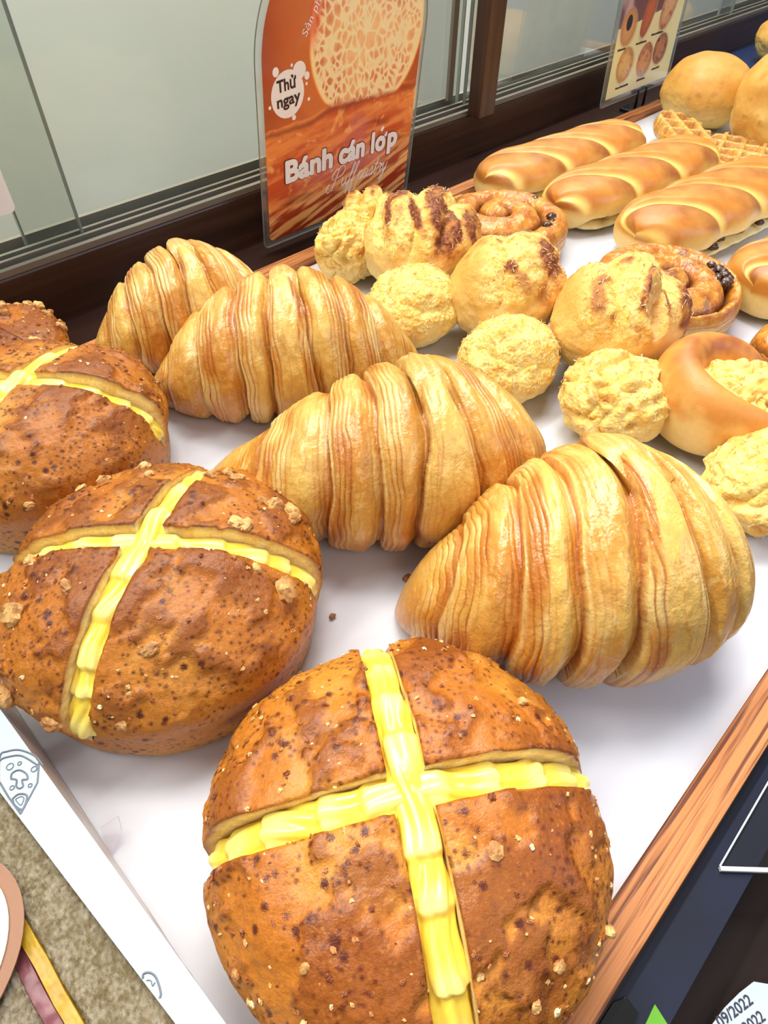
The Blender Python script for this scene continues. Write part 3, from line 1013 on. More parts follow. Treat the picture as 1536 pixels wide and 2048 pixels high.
def long_loaf(loc, L, Wd, H, rz, label, seed, n=4, open_side=-1, bend=0.0, raisins=7):
    """long soft loaf with overlapping glossy pads, custard and raisins showing along one side"""
    rs = np.random.RandomState(seed)
    t = thing('raisin_loaf', label, 'bread', (loc[0], loc[1], 0), rz, 'long glossy raisin loaves')
    nS, nA = 420, 180
    s = np.linspace(-1, 1, nS)
    th = np.linspace(0, 2 * math.pi, nA, endpoint=False)
    S, TH = np.meshgrid(s, th, indexing='ij')
    e = (1 - np.abs(S) ** 7) ** 0.40
    cy = np.sign(np.cos(TH)) * np.abs(np.cos(TH)) ** 0.78
    cz = np.sign(np.sin(TH)) * np.abs(np.sin(TH)) ** 0.9
    v = cy
    top = ss(-0.15, 0.35, np.sin(TH))
    ph = (S * 0.5 + 0.5) * (n - 0.6) + 1.25 * (v * 0.5) + 0.22 * v * v + 0.10 * seed
    wobb = 0.05 * fbm(np.stack([S * 3, v, 0 * S], -1), 1, 2, seed)
    fr = (ph + wobb) % 1.0
    dseam = np.minimum(fr, 1 - fr)
    pad = ss(0.0, 0.20, dseam)
    w = Wd * (1 + 0.05 * np.cos((S * 0.5 + 0.5) * n * 2 * math.pi + 1.0))
    y = cy * w * e
    z = H * 0.5 + cz * H * 0.5 * (0.35 + 0.65 * e)
    lipz = H * 0.40
    opening = ss(-0.92, -0.75, S) * ss(0.92, 0.75, S) * ss(0.1, 0.45, v * open_side)
    z = np.where(z < lipz, z + (lipz - z) * opening * 0.92, z)
    z = z + top * (pad - 0.75) * 0.0042 * e + 0.0008 * fbm(np.stack([S * 4, v * 1.2, cz], -1), 1, 2, seed + 2)
    y = y + bend * (1 - S * S)
    z = np.maximum(z, 0.0008)
    P = np.stack([S * L, y, z], -1)
    brown = ss(0.015, 0.13, dseam) * ss(0.0, 0.45, np.sin(TH) + 0.12 * np.cos(fr * 6.28))
    n1 = fbm(np.stack([S * 6, v * 2, cz], -1), 1, 3, seed + 5)
    c = mix(lin(252, 226, 156), lin(246, 200, 112), ss(-0.3, 0.4, np.sin(TH)))
    c = mix(c, lin(252, 218, 124), ss(0.11, 0.01, dseam) * top * 0.9)
    bc = mix(lin(206, 120, 24), lin(148, 66, 10), ss(0.25, 0.85, fr + 0.25 * n1) * 0.8)
    c = mix(c, bc, np.clip(brown * (0.85 + 0.3 * n1), 0, 1) * 0.92)
    c = mix(c, lin(250, 226, 160), opening * ss(0.0, -0.35, np.sin(TH)))
    c = c * np.array([0.92, 0.86, 0.74])
    part('dough_loaf', P, gridf(nS, nA, False, True), c, M['loaf'], t)
    # pale custard layer
    nS, nA = 200, 60
    s = np.linspace(-1, 1, nS)
    th = np.linspace(0, 2 * math.pi, nA, endpoint=False)
    S, TH = np.meshgrid(s, th, indexing='ij')
    e = (1 - np.abs(S) ** 6) ** 0.4
    P = np.stack([S * L * 0.86, open_side * Wd * 0.36 + np.cos(TH) * Wd * 0.64 * e + 0.0015 * fbm(np.stack([S * 8, np.cos(TH), np.sin(TH)], -1), 1, 2, seed) + bend * (1 - S * S),
                  np.maximum(0.0060 + np.sin(TH) * 0.0054 * e, 0.0007)], -1)
    c = mix(lin(250, 236, 190), lin(240, 218, 150), ss(-0.2, 0.4, fbm(np.stack([S * 6, np.cos(TH), 0 * S], -1), 1, 2, seed)))
    part('custard_layer', P, gridf(nS, nA, False, True), c, M['cream'], t)
    for k in range(raisins):
        xx = -0.78 + 1.56 * (k + rs.uniform(.2, .8)) / raisins
        mt = M['raisin'] if k % 3 else M['green_raisin']
        raisin(mt, 0.0036 * rs.uniform(.8, 1.15), seed * 9 + k, 'raisin', t, (xx * L, open_side * Wd * rs.uniform(0.84, 0.97) + bend * (1 - xx * xx), 0.0132))
    return t


M['green_raisin'] = plain('pale_raisin', (92, 76, 28), 0.25, rgb2=(130, 108, 44), nscale=300, bump=0.0006, coat=0.5)


def soft_bun(loc, rad, rz, label, seed, lump=0.0025, brown=0.6, lean=0.0):
    t = thing('soft_round_bun', label, 'bun', (loc[0], loc[1], 0), rz, 'plump round buns at the far end')
    V, F = CS[110]
    rad = np.array(rad)
    n1 = fbm(V, 1.4, 2, seed)
    n2 = fbm(V, 4.0, 3, seed + 2)
    P = V * (rad + (lump * n1 + 0.0012 * n2 * ss(0.4, -0.2, V[:, 2]))[:, None])
    P[:, 0] += lean * V[:, 2] * rad[2]
    P[:, 2] += rad[2] * 0.86
    P[:, 2] = np.where(P[:, 2] < 0.004, 0.0008 + 0.0032 * np.exp((P[:, 2] - 0.004) / 0.006), P[:, 2])
    c = mix(lin(250, 226, 150), lin(234, 184, 98), ss(-0.5, 0.35, V[:, 2] + 0.3 * n1))
    c = mix(c, lin(214, 150, 66), ss(0.0, 1.0, V[:, 2] + 0.8 * n2) * brown)
    c = mix(c, lin(192, 138, 60), ss(0.25, 0.5, n2) * 0.4)
    c = c * np.array([0.90, 0.82, 0.66])
    part('bun_dough', P, F, c, M['bunsoft'], t)
    return t


def waffle(loc, R, rz, label, seed, tilt=(0, 0), zoff=0.0, thick=0.014, cell=0.0145, squash=1.0):
    t = thing('waffle', label, 'waffle', (loc[0], loc[1], zoff), rz, 'golden waffles in front of the round buns')
    t.rotation_euler = (tilt[0], tilt[1], rz)
    n = 240
    g = np.linspace(-1, 1, n)
    A, B = np.meshgrid(g, g, indexing='ij')
    X = A * np.sqrt(1 - B * B / 2)
    Y = B * np.sqrt(1 - A * A / 2)
    rho = np.sqrt(X * X + Y * Y)
    rim = 1 + 0.05 * fbm(np.stack([X / (rho + .01), Y / (rho + .01), 0 * X], -1), 2.5, 3, seed)
    x = X * R * rim
    y = Y * R * rim * squash
    fx = np.abs(((x / cell) % 1.0) - 0.5) * 2
    fy = np.abs(((y / cell) % 1.0) - 0.5) * 2
    nn = 0.12 * fbm(np.stack([x, y, 0 * x], -1), 180, 2, seed)
    pit = ss(0.88, 0.45, np.maximum(fx, fy) + nn)
    edge = ss(1.0, 0.93, rho)
    z = thick * (0.35 + 0.65 * edge ** 0.5) - 0.0085 * pit * ss(0.99, 0.9, rho) + 0.0016 * fbm(np.stack([x, y, 0 * x], -1), 90, 3, seed + 1)
    top = np.stack([x, y, z], -1)
    bot = np.stack([x * 0.97, y * 0.97, 0.001 + 0.006 * pit * ss(0.99, 0.9, rho)], -1)
    F = gridf(n, n)
    nrm = n * n
    border = np.concatenate([np.arange(n) * n, (n - 1) * n + np.arange(1, n), (np.arange(n - 2, -1, -1)) * n + n - 1, np.arange(n - 2, 0, -1)])
    bf = np.stack([border, np.roll(border, -1), np.roll(border, -1) + nrm, border + nrm], -1)
    c = mix(lin(236, 180, 92), lin(206, 136, 56), ss(-0.3, 0.4, fbm(np.stack([x, y, 0 * x], -1), 60, 3, seed + 3)))
    c = mix(c, lin(246, 208, 132), (1 - pit) * 0.45)
    c = mix(c, lin(250, 196, 60), ss(0.2, 0.5, fbm(np.stack([x, y, 0 * x], -1), 45, 2, seed + 5)) * 0.6)
    c = c * np.array([0.86, 0.78, 0.62])
    part('waffle_dough', np.concatenate([top.reshape(-1, 3), bot.reshape(-1, 3)]), np.concatenate([F, F[:, ::-1] + nrm, bf[:, ::-1]]), np.concatenate([c.reshape(-1, 3)] * 2), M['waffle'], t)
    return t


# ---- round cream buns
cream_bun((0.0530, 0.0400), 0.0615, 0.060, math.radians(56.5 - 90), 3, 0.0056, 'round nut-speckled bun nearest the camera, cut in a cross with yellow cream', nuts=11, nutsize=0.0026)
cream_bun((0.0480, 0.1750), 0.0630, 0.060, math.radians(45 - 90), 11, 0.0056, 'round bun with large nut chunks and a cream cross, left of the front bun', nuts=26, nutsize=0.0046, cross=77)
cream_bun((0.0560, 0.3025), 0.0610, 0.062, math.radians(46 - 90), 23, 0.0056, 'round cream-cut bun at the left edge behind the nutty bun', nuts=3, nutsize=0.0026, cross=68)
cream_bun((0.0750, 0.4060), 0.0400, 0.030, math.radians(20), 37, 0.0001, 'nut-topped bun mostly hidden at the left edge by the window rail', nuts=60, nutsize=0.0034, z0=0.0064)

# ---- croissants
croissant((0.1205, 0.1110), (0.1730, 0.0570), (0.2410, 0.0330), 0.0505, 0.95, 'largest front croissant beside the wooden tray edge, its blunt tip pointing left', 4, center=0.60, lefts=(.18, .42, .70), rights=(.25, .55), w0=0.15, fatL=.64, fatR=.60, slant=0.05, tipang=86)
croissant((0.1030, 0.2380), (0.1640, 0.1590), (0.2500, 0.1320), 0.0475, 0.92, 'croissant in the middle of the row with a long pale band over its ridge', 9, center=0.60, lefts=(.14, .33, .62), rights=(.28, .60), w0=0.11, fatL=.85, fatR=.75)
croissant((0.1240, 0.3210), (0.1930, 0.2620), (0.2620, 0.2250), 0.0440, 0.96, 'third croissant back, leaning on the rearmost one', 14, center=0.48, lefts=(.2, .48, .75), rights=(.2, .45, .7), w0=0.13)
croissant((0.1180, 0.3780), (0.1730, 0.3480), (0.2400, 0.3420), 0.0400, 0.94, 'rearmost croissant next to the dark window rail', 21, center=0.55, lefts=(.2, .45, .7), rights=(.3, .6), w0=0.12)

# ---- coconut custard knots
g0 = math.radians(40)
knot((0.337, 0.360), 'pale custard knot half hidden under the picture sign', 60, ((0.012, 0.002, 0.026), (0.030, 0.026, 0.026)), ((-0.026, -0.012, 0.024), (0.025, 0.023, 0.024)), g0, b=dict(brown=1.0, nshred=60), s=dict(nshred=60, style='lump'))
knot((0.320, 0.286), 'custard knot with the darkest browned ridges, left of the domed raisin swirl', 66, ((0.022, 0.016, 0.035), (0.045, 0.040, 0.035)), ((-0.030, -0.026, 0.023), (0.033, 0.030, 0.024)), g0, b=dict(brown=1.2, dark=1.0, pleats=2.6, phase=0.9, depth=0.007, scorch=((.28, .12, .50, .10, 1.0, .35), (.12, -.36, .55, .26, .8, .3), (.20, -.52, .50, .08, 1.0, .3), (.30, .58, .32, .10, .5, .25), (-.05, .52, .25, .08, .4, .3), (.0, -.80, .5, .10, .55, .3), (-.40, -.42, .25, .22, .5, .3))), s=dict(brown=0.5))
knot((0.316, 0.204), 'custard knot with a smooth pale left side and one scorched ridge, mid row', 71, ((0.020, 0.016, 0.034), (0.041, 0.036, 0.034)), ((-0.029, -0.025, 0.023), (0.032, 0.029, 0.024)), g0, b=dict(skin=0.45, brown=0.5, dark=0.9, pleats=1.8, phase=1.0, scorch=((.30, -.66, .45, .30, .75, .4), (.52, -.55, .16, .14, 1.0, .2), (.12, .05, .16, .13, .85, .4), (-.18, -.18, .32, .13, .5, .5), (-.30, -.60, .35, .2, .45, .3), (.68, .28, .08, .07, .7, 0))), s=dict(cover=0.0))
knot((0.336, 0.138), 'custard knot with a browned teardrop groove, in front of the dark raisin swirl', 77, ((0.021, 0.013, 0.035), (0.046, 0.038, 0.035)), ((-0.036, -0.024, 0.023), (0.033, 0.031, 0.024)), g0, b=dict(skin=0.62, brown=0.4, pleats=2.0, phase=0.5, depth=0.007, scorch=((-.05, -.36, .50, .20, -1.0, .15), (.05, .46, .42, .15, .55, .1), (.45, .40, .14, .12, .6, .1), (.0, -.86, .6, .14, .8, .2), (.75, .12, .10, .16, .55, .1))), s=dict(style='lump', depth=0.004, brown=0.2, cover=0.0))


def crescent_knot(loc, label, seed):
    rs = np.random.RandomState(seed)
    t = thing('custard_knot', label, 'pastry', (loc[0], loc[1], 0), 0, 'coconut custard knots in the middle of the tray')
    nT, nA = 260, 90
    T = np.linspace(0, 1, nT)
    th = np.linspace(0, 2 * math.pi, nA, endpoint=False)
    TT, TH = np.meshgrid(T, th, indexing='ij')
    a = math.radians(245) - TT * math.radians(250)          # around the left, back and right sides
    Rm = 0.0300
    rt = 0.0130 * np.clip(np.sin(np.clip(TT, 0.0, 1.0) * math.pi), 0, 1) ** 0.35 + 0.0003
    rt = rt * (1 + 0.06 * fbm(np.stack([TT * 3, np.cos(TH), np.sin(TH)], -1), 1, 2, seed))
    x = np.cos(a) * (Rm + rt * np.cos(TH)) + 0.012
    y = np.sin(a) * (Rm + rt * np.cos(TH)) + 0.008
    z = 0.028 + rt * 1.75 * np.sin(TH)
    z = np.where(z < 0.004, 0.0008 + 0.0032 * np.exp((z - 0.004) / 0.006), z)
    n1 = fbm(np.stack([x, y, z], -1), 60, 3, seed)
    c = mix(lin(250, 222, 146), lin(226, 158, 78), ss(-0.3, 0.7, np.sin(TH) + 0.8 * n1))
    c = mix(c, lin(178, 104, 54), ss(0.55, 0.95, np.sin(TH) * 0.8 + 0.5 * n1) * ss(0.25, 0.6, TT))
    c = c * np.array([0.86, 0.76, 0.6])
    part('dough_loop', np.stack([x, y, z], -1), gridf(nT, nA, False, True), c, M['bunsoft'], t)
    lobe(t, 'custard_centre', (0.013, 0.006, 0.024), (0.029, 0.028, 0.023), 0.6, seed, style='lump', depth=0.004, brown=0.1, cover=-0.9, rs=rs, rough=0.0009, nshred=90)
    lobe(t, 'small_lobe', (-0.026, -0.034, 0.020), (0.036, 0.030, 0.022), 0.6, seed + 4, style='lump', depth=0.003, brown=0.15, cover=-0.8, rs=rs, rough=0.0010, nshred=220)
    return t


crescent_knot((0.329, 0.060), 'custard knot nearest the wooden tray edge with a smooth loop around its pale centre', 83)

# ---- raisin swirls
danish((0.434, 0.301), 0.053, 0.033, 'glazed swirl with a big domed centre, behind the darkest custard knot', 5, 0.4, 2.0, raisins=((-.25, .80), (-.20, -.72), (-.05, -.76), (.10, -.72), (.62, -.35)), dark=0.35)
danish((0.436, 0.158), 0.050, 0.034, 'glazed swirl with dark sticky raisins on its right rim, behind the teardrop knot', 8, 2.4, 1.9, raisins=((-.76, .05), (-.72, .22), (-.74, -.12), (-.64, .10), (-.62, -.06), (-.80, .12), (-.66, .28), (-.68, -.24), (-.58, .18), (-.78, -.04)), dark=0.6)
danish((0.435, 0.060), 0.030, 0.026, 'sliver of a brown glazed swirl cut by the right edge of the photo', 15, 1.0, 1.8, dark=0.2)

# ---- long raisin loaves
long_loaf((0.588, 0.347), 0.103, 0.031, 0.036, math.radians(-7), 'long raisin loaf farthest back, against the dark counter', 1, raisins=6)
long_loaf((0.594, 0.275), 0.106, 0.031, 0.037, math.radians(-7), 'second long raisin loaf from the back, between two others', 2)
long_loaf((0.584, 0.198), 0.101, 0.036, 0.040, math.radians(-7), 'third long raisin loaf from the back, cut by the right edge of the photo', 3)
long_loaf((0.552, 0.100), 0.082, 0.036, 0.040, math.radians(-9), 'long raisin loaf nearest the camera, mostly beyond the right edge of the photo', 6)

# ---- waffles and round buns
waffle((0.742, 0.222), 0.066, 0.3, 'waffle with deep square pits at the right edge, in front of the round buns', 3, cell=0.0195, thick=0.018)
waffle((0.742, 0.304), 0.046, 0.9, 'glazed waffle piece lying against the left round bun', 9, tilt=(0.12, -0.10), zoff=0.008, cell=0.0195, squash=0.62)
soft_bun((0.838, 0.334), (0.049, 0.047, 0.036), 0.3, 'smooth golden bun by the second sign, left of the pair', 2)
soft_bun((0.812, 0.243), (0.043, 0.047, 0.049), 0.8, 'lumpy golden bun cut by the right edge, right of the pair', 7, lump=0.006)
soft_bun((1.17, 0.385), (0.034, 0.034, 0.028), 0.8, 'small tan bun far off at the top right corner', 12, brown=0.9)


# ------------------------------------------------------------------ signs
def text_mesh(body, mat, x0, x1, y0, cap, depth=0.0, offset=0.0, parent=None, name='lettering', rot=0.0, shear=0.0, label=None):
    """flat lettering fitted to the box x0..x1, with its capitals 'cap' high on the baseline y0"""
    cu = bpy.data.curves.new(name, 'FONT')
    cu.body = body
    cu.size = 1.0
    cu.shear = shear
    cu.extrude = 0.0
    tmp = bpy.data.objects.new('text_source', cu)
    COL.objects.link(tmp)
    bpy.context.view_layer.update()
    dg = bpy.context.evaluated_depsgraph_get()
    me = bpy.data.meshes.new_from_object(tmp.evaluated_get(dg))
    bpy.data.objects.remove(tmp)
    bpy.data.curves.remove(cu)
    n = len(me.vertices)
    co = np.empty(n * 3)
    me.vertices.foreach_get('co', co)
    co = co.reshape(-1, 3)
    lo, hi = co.min(0), co.max(0)
    kx = (x1 - x0) / (hi[0] - lo[0])
    ky = cap / 0.73
    px = (co[:, 0] - lo[0]) * kx
    py = co[:, 1] * ky
    ca, sa = math.cos(rot), math.sin(rot)
    co[:, 0] = x0 + px * ca - py * sa
    co[:, 1] = y0 + px * sa + py * ca
    co[:, 2] = depth
    if offset:
        polys = [[v for v in p.vertices] for p in me.polygons]
        vs, fs = [], []
        for k in range(13):
            a = k * 2 * math.pi / 12
            r = 0 if k == 12 else offset
            vs += [(q[0] + r * math.cos(a), q[1] + r * math.sin(a), q[2] + k * 0.000004) for q in co]
            fs += [[v + k * n for v in p] for p in polys]
        me = bpy.data.meshes.new(name)
        me.from_pydata(vs, [], fs)
    else:
        me.vertices.foreach_set('co', co.ravel())
    me.materials.clear()
    me.materials.append(mat)
    me.name = name
    me.update()
    return link(name, me, parent)


def worley(x, y, seeds, kx=1.0, ky=1.0):
    d = np.sqrt(((x[..., None] - seeds[:, 0]) * kx) ** 2 + ((y[..., None] - seeds[:, 1]) * ky) ** 2)
    d.sort(axis=-1)
    return d[..., 0], d[..., 1]


def p3(x, y, s=1.0, k=0.0):
    return np.stack([x * s, y * s, 0 * x + k], -1)


def outline(xl, xr, y0, ys, top, rc, grow=0.0):
    """rounded lower corners, arched top; list of (x, y)"""
    cx, hw = (xl + xr) / 2, (xr - xl) / 2 + grow
    yb = y0 - grow
    pts = []
    for k in range(9):
        a = math.radians(270 + k * 11.25)
        pts.append((cx + hw - rc + rc * math.cos(a), yb + rc + rc * math.sin(a)))
    for k in range(49):
        a = math.radians(k * 180 / 48)
        pts.append((cx + hw * math.cos(a), ys + (top - ys + grow) * math.sin(a)))
    for k in range(9):
        a = math.radians(180 + k * 11.25)
        pts.append((cx - hw + rc + rc * math.cos(a), yb + rc + rc * math.sin(a)))
    return pts


def disc(cx, cy, rx, ry, z, n=28, th=0.0003):
    return MB().prism([(cx + rx * math.cos(2 * math.pi * k / n), cy + ry * math.sin(2 * math.pi * k / n), z) for k in range(n)], (0, 0, th))


sg = thing('picture_sign', 'arched laminated sign with a sliced croissant picture and white lettering by the window rail', 'sign', (0.30, 0.43, 0))
sg.rotation_euler = (math.radians(96.84), 0, 0)
MB().prism([(x, y, -0.0006) for x, y in outline(0, 0.1555, 0.0052, 0.128, 0.206, 0.005, 0.0052)], (0, 0, 0.0012)).build('clear_laminate', M['laminate'], sg)
# thin rim that catches light round the laminate
ol = outline(0, 0.1555, 0.0052, 0.128, 0.206, 0.005, 0.0052)
MB().tube([(x, y, 0) for x, y in ol + ol[:1]], 0.00045, 5).build('laminate_edge', M['glassedge'], sg)
nU, nV = 330, 430
vv = np.linspace(0.0052, 0.2055, nV)
uu = np.linspace(0, 1, nU)
U, T = np.meshgrid(uu, vv, indexing='ij')
hw = np.where(T > 0.128, 0.07775 * np.sqrt(np.clip(1 - ((T - 0.128) / 0.078) ** 2, 0.0001, 1)), 0.07775)
hw = hw - 0.004 * (1 - np.sqrt(np.clip(1 - np.clip((0.0092 - T) / 0.004, 0, 1) ** 2, 0, 1)))
Xs = 0.07775 + (U * 2 - 1) * hw
bgn = fbm(p3(Xs, T), 26, 3, 1)
c = mix(lin(168, 66, 28), lin(196, 104, 48), ss(-0.02, 0.05, Xs - 0.01) * ss(-0.3, 0.3, bgn + 0.3))
c = mix(c, lin(136, 44, 22), ss(0.02, -0.005, Xs) * 0.6)
c = mix(c, lin(150, 44, 20), ss(0.13, 0.15, Xs) * 0.8)
# lower pastry body
ys = 0.0885 + 0.006 * ss(0.03, 0.07, Xs) - 0.010 * ss(0.08, 0.15, Xs) * 0 + 0.002 * fbm(p3(Xs, T), 60, 2, 3)
st = fbm(np.stack([Xs * 30 + T * 8, T * 150 - Xs * 22, 0 * Xs], -1), 1, 4, 5)
wisp = fbm(np.stack([Xs * 90, T * 120 + 3 * fbm(p3(Xs, T), 30, 2, 9), 0 * Xs], -1), 1, 4, 7)
body = mix(lin(190, 74, 32), lin(222, 128, 62), ss(-0.25, 0.35, st))
body = mix(body, lin(240, 170, 96), ss(0.12, 0.45, wisp) * 0.7)
body = mix(body, lin(128, 30, 22), ss(0.15, 0.45, fbm(np.stack([Xs * 22 + 4, T * 70, 0 * Xs], -1), 1, 3, 11)) * 0.8)
body = mix(body, lin(120, 36, 24), np.exp(-((T - ys + 0.004) / 0.0022) ** 2) * 0.75)
lay = np.clip(0.5 + 1.6 * fbm(np.stack([Xs * 26 + 5, T * 210 - Xs * 60, 0 * Xs], -1), 1, 4, 13), 0, 1)
lo_ = ss(0.040, 0.016, T - 0.12 * Xs + 0.006 * bgn)
body = mix(body, mix(lin(150, 40, 24), lin(240, 184, 112), ss(0.25, 0.8, lay)), lo_ * 0.85)
c = mix(c, body, ss(0.001, -0.001, T - ys))
# cut slice with open crumb
cx_, cy_ = 0.0985, 0.137
ex = (Xs - cx_) / 0.0575
ey = (T - cy_) / 0.056
rr = np.sqrt(np.abs(ex) ** 2.3 + np.abs(ey) ** 2.3) ** (2 / 2.3) + 0.03 * bgn
bot = T - (0.0925 - 0.05 * (Xs - 0.0588) + 0.0016 * fbm(p3(Xs, T), 150, 2, 4))
ins = ss(1.02, 0.99, rr) * ss(-0.0008, 0.0008, bot)
rs_ = np.random.RandomState(5)
sd = []
for k in range(360):
    a = rs_.uniform(0, 6.28)
    q = math.sqrt(rs_.uniform(0.02, 1.05))
    sd.append((a, q))
sd = np.array(sd)
seeds = np.stack([cx_ + 0.0575 * sd[:, 1] * np.cos(sd[:, 0]), cy_ + 0.056 * sd[:, 1] * np.sin(sd[:, 0])], -1)
wx = Xs + 0.003 * fbm(p3(Xs, T), 110, 3, 21)
wy = T + 0.003 * fbm(p3(Xs, T), 110, 3, 22)
F1 = np.zeros_like(Xs)
F2 = np.zeros_like(Xs)
for i0 in range(0, nU, 30):
    F1[i0:i0 + 30], F2[i0:i0 + 30] = worley(wx[i0:i0 + 30], wy[i0:i0 + 30], seeds, 1.0, 0.8)
web = ss(0.0016, 0.0003, F2 - F1 - 0.0003)
cellv = fbm(np.stack([F1 * 0 + Xs, T, F1 * 0], -1), 38, 2, 31)
cell = mix(lin(224, 158, 100), lin(196, 104, 62), ss(-0.2, 0.3, cellv))
cell = mix(cell, lin(240, 198, 140), ss(0.75, 0.3, rr) * 0.45)
cell = mix(cell, lin(250, 216, 160), ss(0.0, 0.004, F1) * 0.25)
crumb = mix(cell, lin(250, 222, 170), web * 0.85)
crumb = mix(crumb, lin(248, 214, 150), ss(0.90, 0.95, rr))
crumb = mix(crumb, lin(222, 110, 44), ss(0.965, 1.0, rr))
crumb = mix(crumb, lin(160, 66, 44), ss(0.004, 0.0, bot) * 0.7)
crumb = mix(crumb, lin(206, 70, 34), ss(0.55, 0.9, ey - ex * 0.8) * ss(0.78, 0.9, rr) * 0.8)
c = mix(c, crumb, ins) * 1.25
part('printed_picture', np.stack([Xs, T, 0 * T + 0.0009], -1), gridf(nU, nV), c, M['print'], sg)
# speech blob
bl = MB()
for (bx, by, rx, ry) in ((0.0214, 0.1085, 0.0148, 0.0152), (0.0320, 0.1215, 0.0058, 0.0056), (0.0113, 0.1238, 0.0027, 0.0030), (0.0389, 0.1171, 0.0023, 0.0026),
                         (0.0253, 0.1257, 0.0010, 0.0011), (0.0385, 0.1121, 0.0010, 0.0011), (0.0406, 0.1019, 0.0012, 0.0012), (0.0266, 0.0925, 0.0018, 0.0018), (0.0052, 0.1030, 0.0012, 0.0012)):
    d = disc(bx, by, rx, ry, 0.0010, th=0.00008 if rx < 0.014 else 0.00006)
    n = len(bl.v)
    bl.v += d.v
    bl.f += [tuple(n + i for i in q) for q in d.f]
bl.build('white_blob', M['letter'], sg)
text_mesh('Thử', M['ink'], 0.0122, 0.0290, 0.1108, 0.0078, 0.00125, 0.00028, sg, rot=math.radians(4))
text_mesh('ngay', M['ink'], 0.0120, 0.0325, 0.1012, 0.0078, 0.00125, 0.00028, sg, rot=math.radians(4))
text_mesh('Bánh', M['outline'], 0.0178, 0.0650, 0.0480, 0.0160, 0.00115, 0.00175, sg)
text_mesh('cán', M['outline'], 0.0728, 0.1001, 0.0480, 0.0160, 0.00115, 0.00175, sg)
for body, xa, xb in (('Bánh', 0.0182, 0.0646), ('cán', 0.0732, 0.0998), ('l', 0.1092, 0.1108), ('o', 0.1140, 0.1238), ('p', 0.1284, 0.1380)):
    if len(body) < 3:
        text_mesh(body, M['outline'], xa, xb, 0.0480, 0.0160, 0.00115, 0.00175, sg)
    text_mesh(body, M['letter'], xa, xb, 0.0480, 0.0160, 0.00135, 0.00115, sg)
for mt, r, z in (('outline', 0.0018, -0.0006), ('letter', 0.0012, 0.0007)):
    mb = MB()
    mb.tube([(0.1238, 0.0575, z), (0.1254, 0.0588, z), (0.1252, 0.0606, z)], r, 8)
    mb.build('lettering', M[mt], sg)
    mb = MB()
    mb.tube([(0.1190, 0.0625, z), (0.1214, 0.0655, z)], r, 8)
    mb.build('lettering', M[mt], sg)
text_mesh('Sản phẩm', M['letter'], 0.0382, 0.0720, 0.1400, 0.0052, 0.0012, 0.0, sg, rot=math.radians(55))

# "Puff pastry" in a copperplate hand: pen strokes in a slanted unit frame
STK = {
    'P': ([[(.10, -.02), (.22, .0), (.34, .55), (.44, 1.0)], [(.44, 1.0), (.20, .98), (.02, .70), (.06, .52), (.22, .50)], [(.30, .92), (.62, 1.10), (.88, .90), (.72, .60), (.34, .52)], [(.14, -.02), (-.10, -.12), (-.22, .10), (-.10, .30), (.04, .22)]], .80),
    'u': ([[(0, .30), (.08, .44), (.06, .12), (.16, .0), (.30, .14), (.38, .42)], [(.38, .44), (.34, .08), (.42, .0), (.54, .16)]], .50),
    'f': ([[(.0, .10), (.14, .34), (.30, .86), (.28, 1.04), (.18, .86), (.08, .10), (.0, -.38), (.06, -.48), (.16, -.20), (.12, .02), (.30, .18)]], .27),
    'p': ([[(0, .20), (.12, .46), (.06, .10), (-.06, -.48)], [(.08, .20), (.24, .46), (.34, .26), (.22, .0), (.10, .06)], [(.24, .01), (.36, .06), (.44, .16)]], .42),
    'a': ([[(.30, .38), (.14, .46), (.02, .20), (.10, .0), (.24, .10), (.34, .42)], [(.34, .42), (.30, .08), (.38, .0), (.48, .14)]], .46),
    's': ([[(.0, .12), (.14, .34), (.20, .46), (.24, .20), (.14, .0), (.02, .06)], [(.14, .0), (.28, .04), (.36, .16)]], .34),
    't': ([[(.0, .14), (.14, .50), (.20, .80), (.12, .30), (.10, .04), (.20, .0), (.32, .16)], [(.02, .52), (.30, .54)]], .30),
    'r': ([[(.0, .16), (.10, .44), (.14, .50), (.20, .40), (.30, .42), (.22, .10), (.30, .0), (.40, .14)]], .38),
    'y': ([[(0, .24), (.08, .44), (.08, .12), (.16, .0), (.28, .12), (.36, .42)], [(.36, .42), (.28, .0), (.14, -.42), (.02, -.44), (.04, -.26), (.40, .10)]], .46),
}


def catmull(pts, n=7):
    p = [pts[0]] + list(pts) + [pts[-1]]
    out = []
    for i in range(1, len(p) - 2):
        for k in range(n):
            t_ = k / n
            out.append(tuple(0.5 * ((2 * p[i][d]) + (-p[i - 1][d] + p[i + 1][d]) * t_ + (2 * p[i - 1][d] - 5 * p[i][d] + 4 * p[i + 1][d] - p[i + 2][d]) * t_ ** 2 + (-p[i - 1][d] + 3 * p[i][d] - 3 * p[i + 1][d] + p[i + 2][d]) * t_ ** 3) for d in (0, 1)))
    out.append(tuple(pts[-1]))
    return out


sc_ = 0.0150
adv = 0
mb = MB()
for ch in 'Puff pastry':
    if ch == ' ':
        adv += 0.18
        continue
    sts, wdt = STK[ch]
    for s_ in sts:
        pts = catmull(s_)
        mb.tube([(0.0625 + (adv + x + 0.30 * y) * sc_ * 1.02, 0.0292 + y * sc_, 0.0011) for x, y in pts], lambda q: 0.00016 + 0.00026 * math.sin(q * math.pi), 5)
    adv += wdt
mb.build('script_lettering', M['letter'], sg)

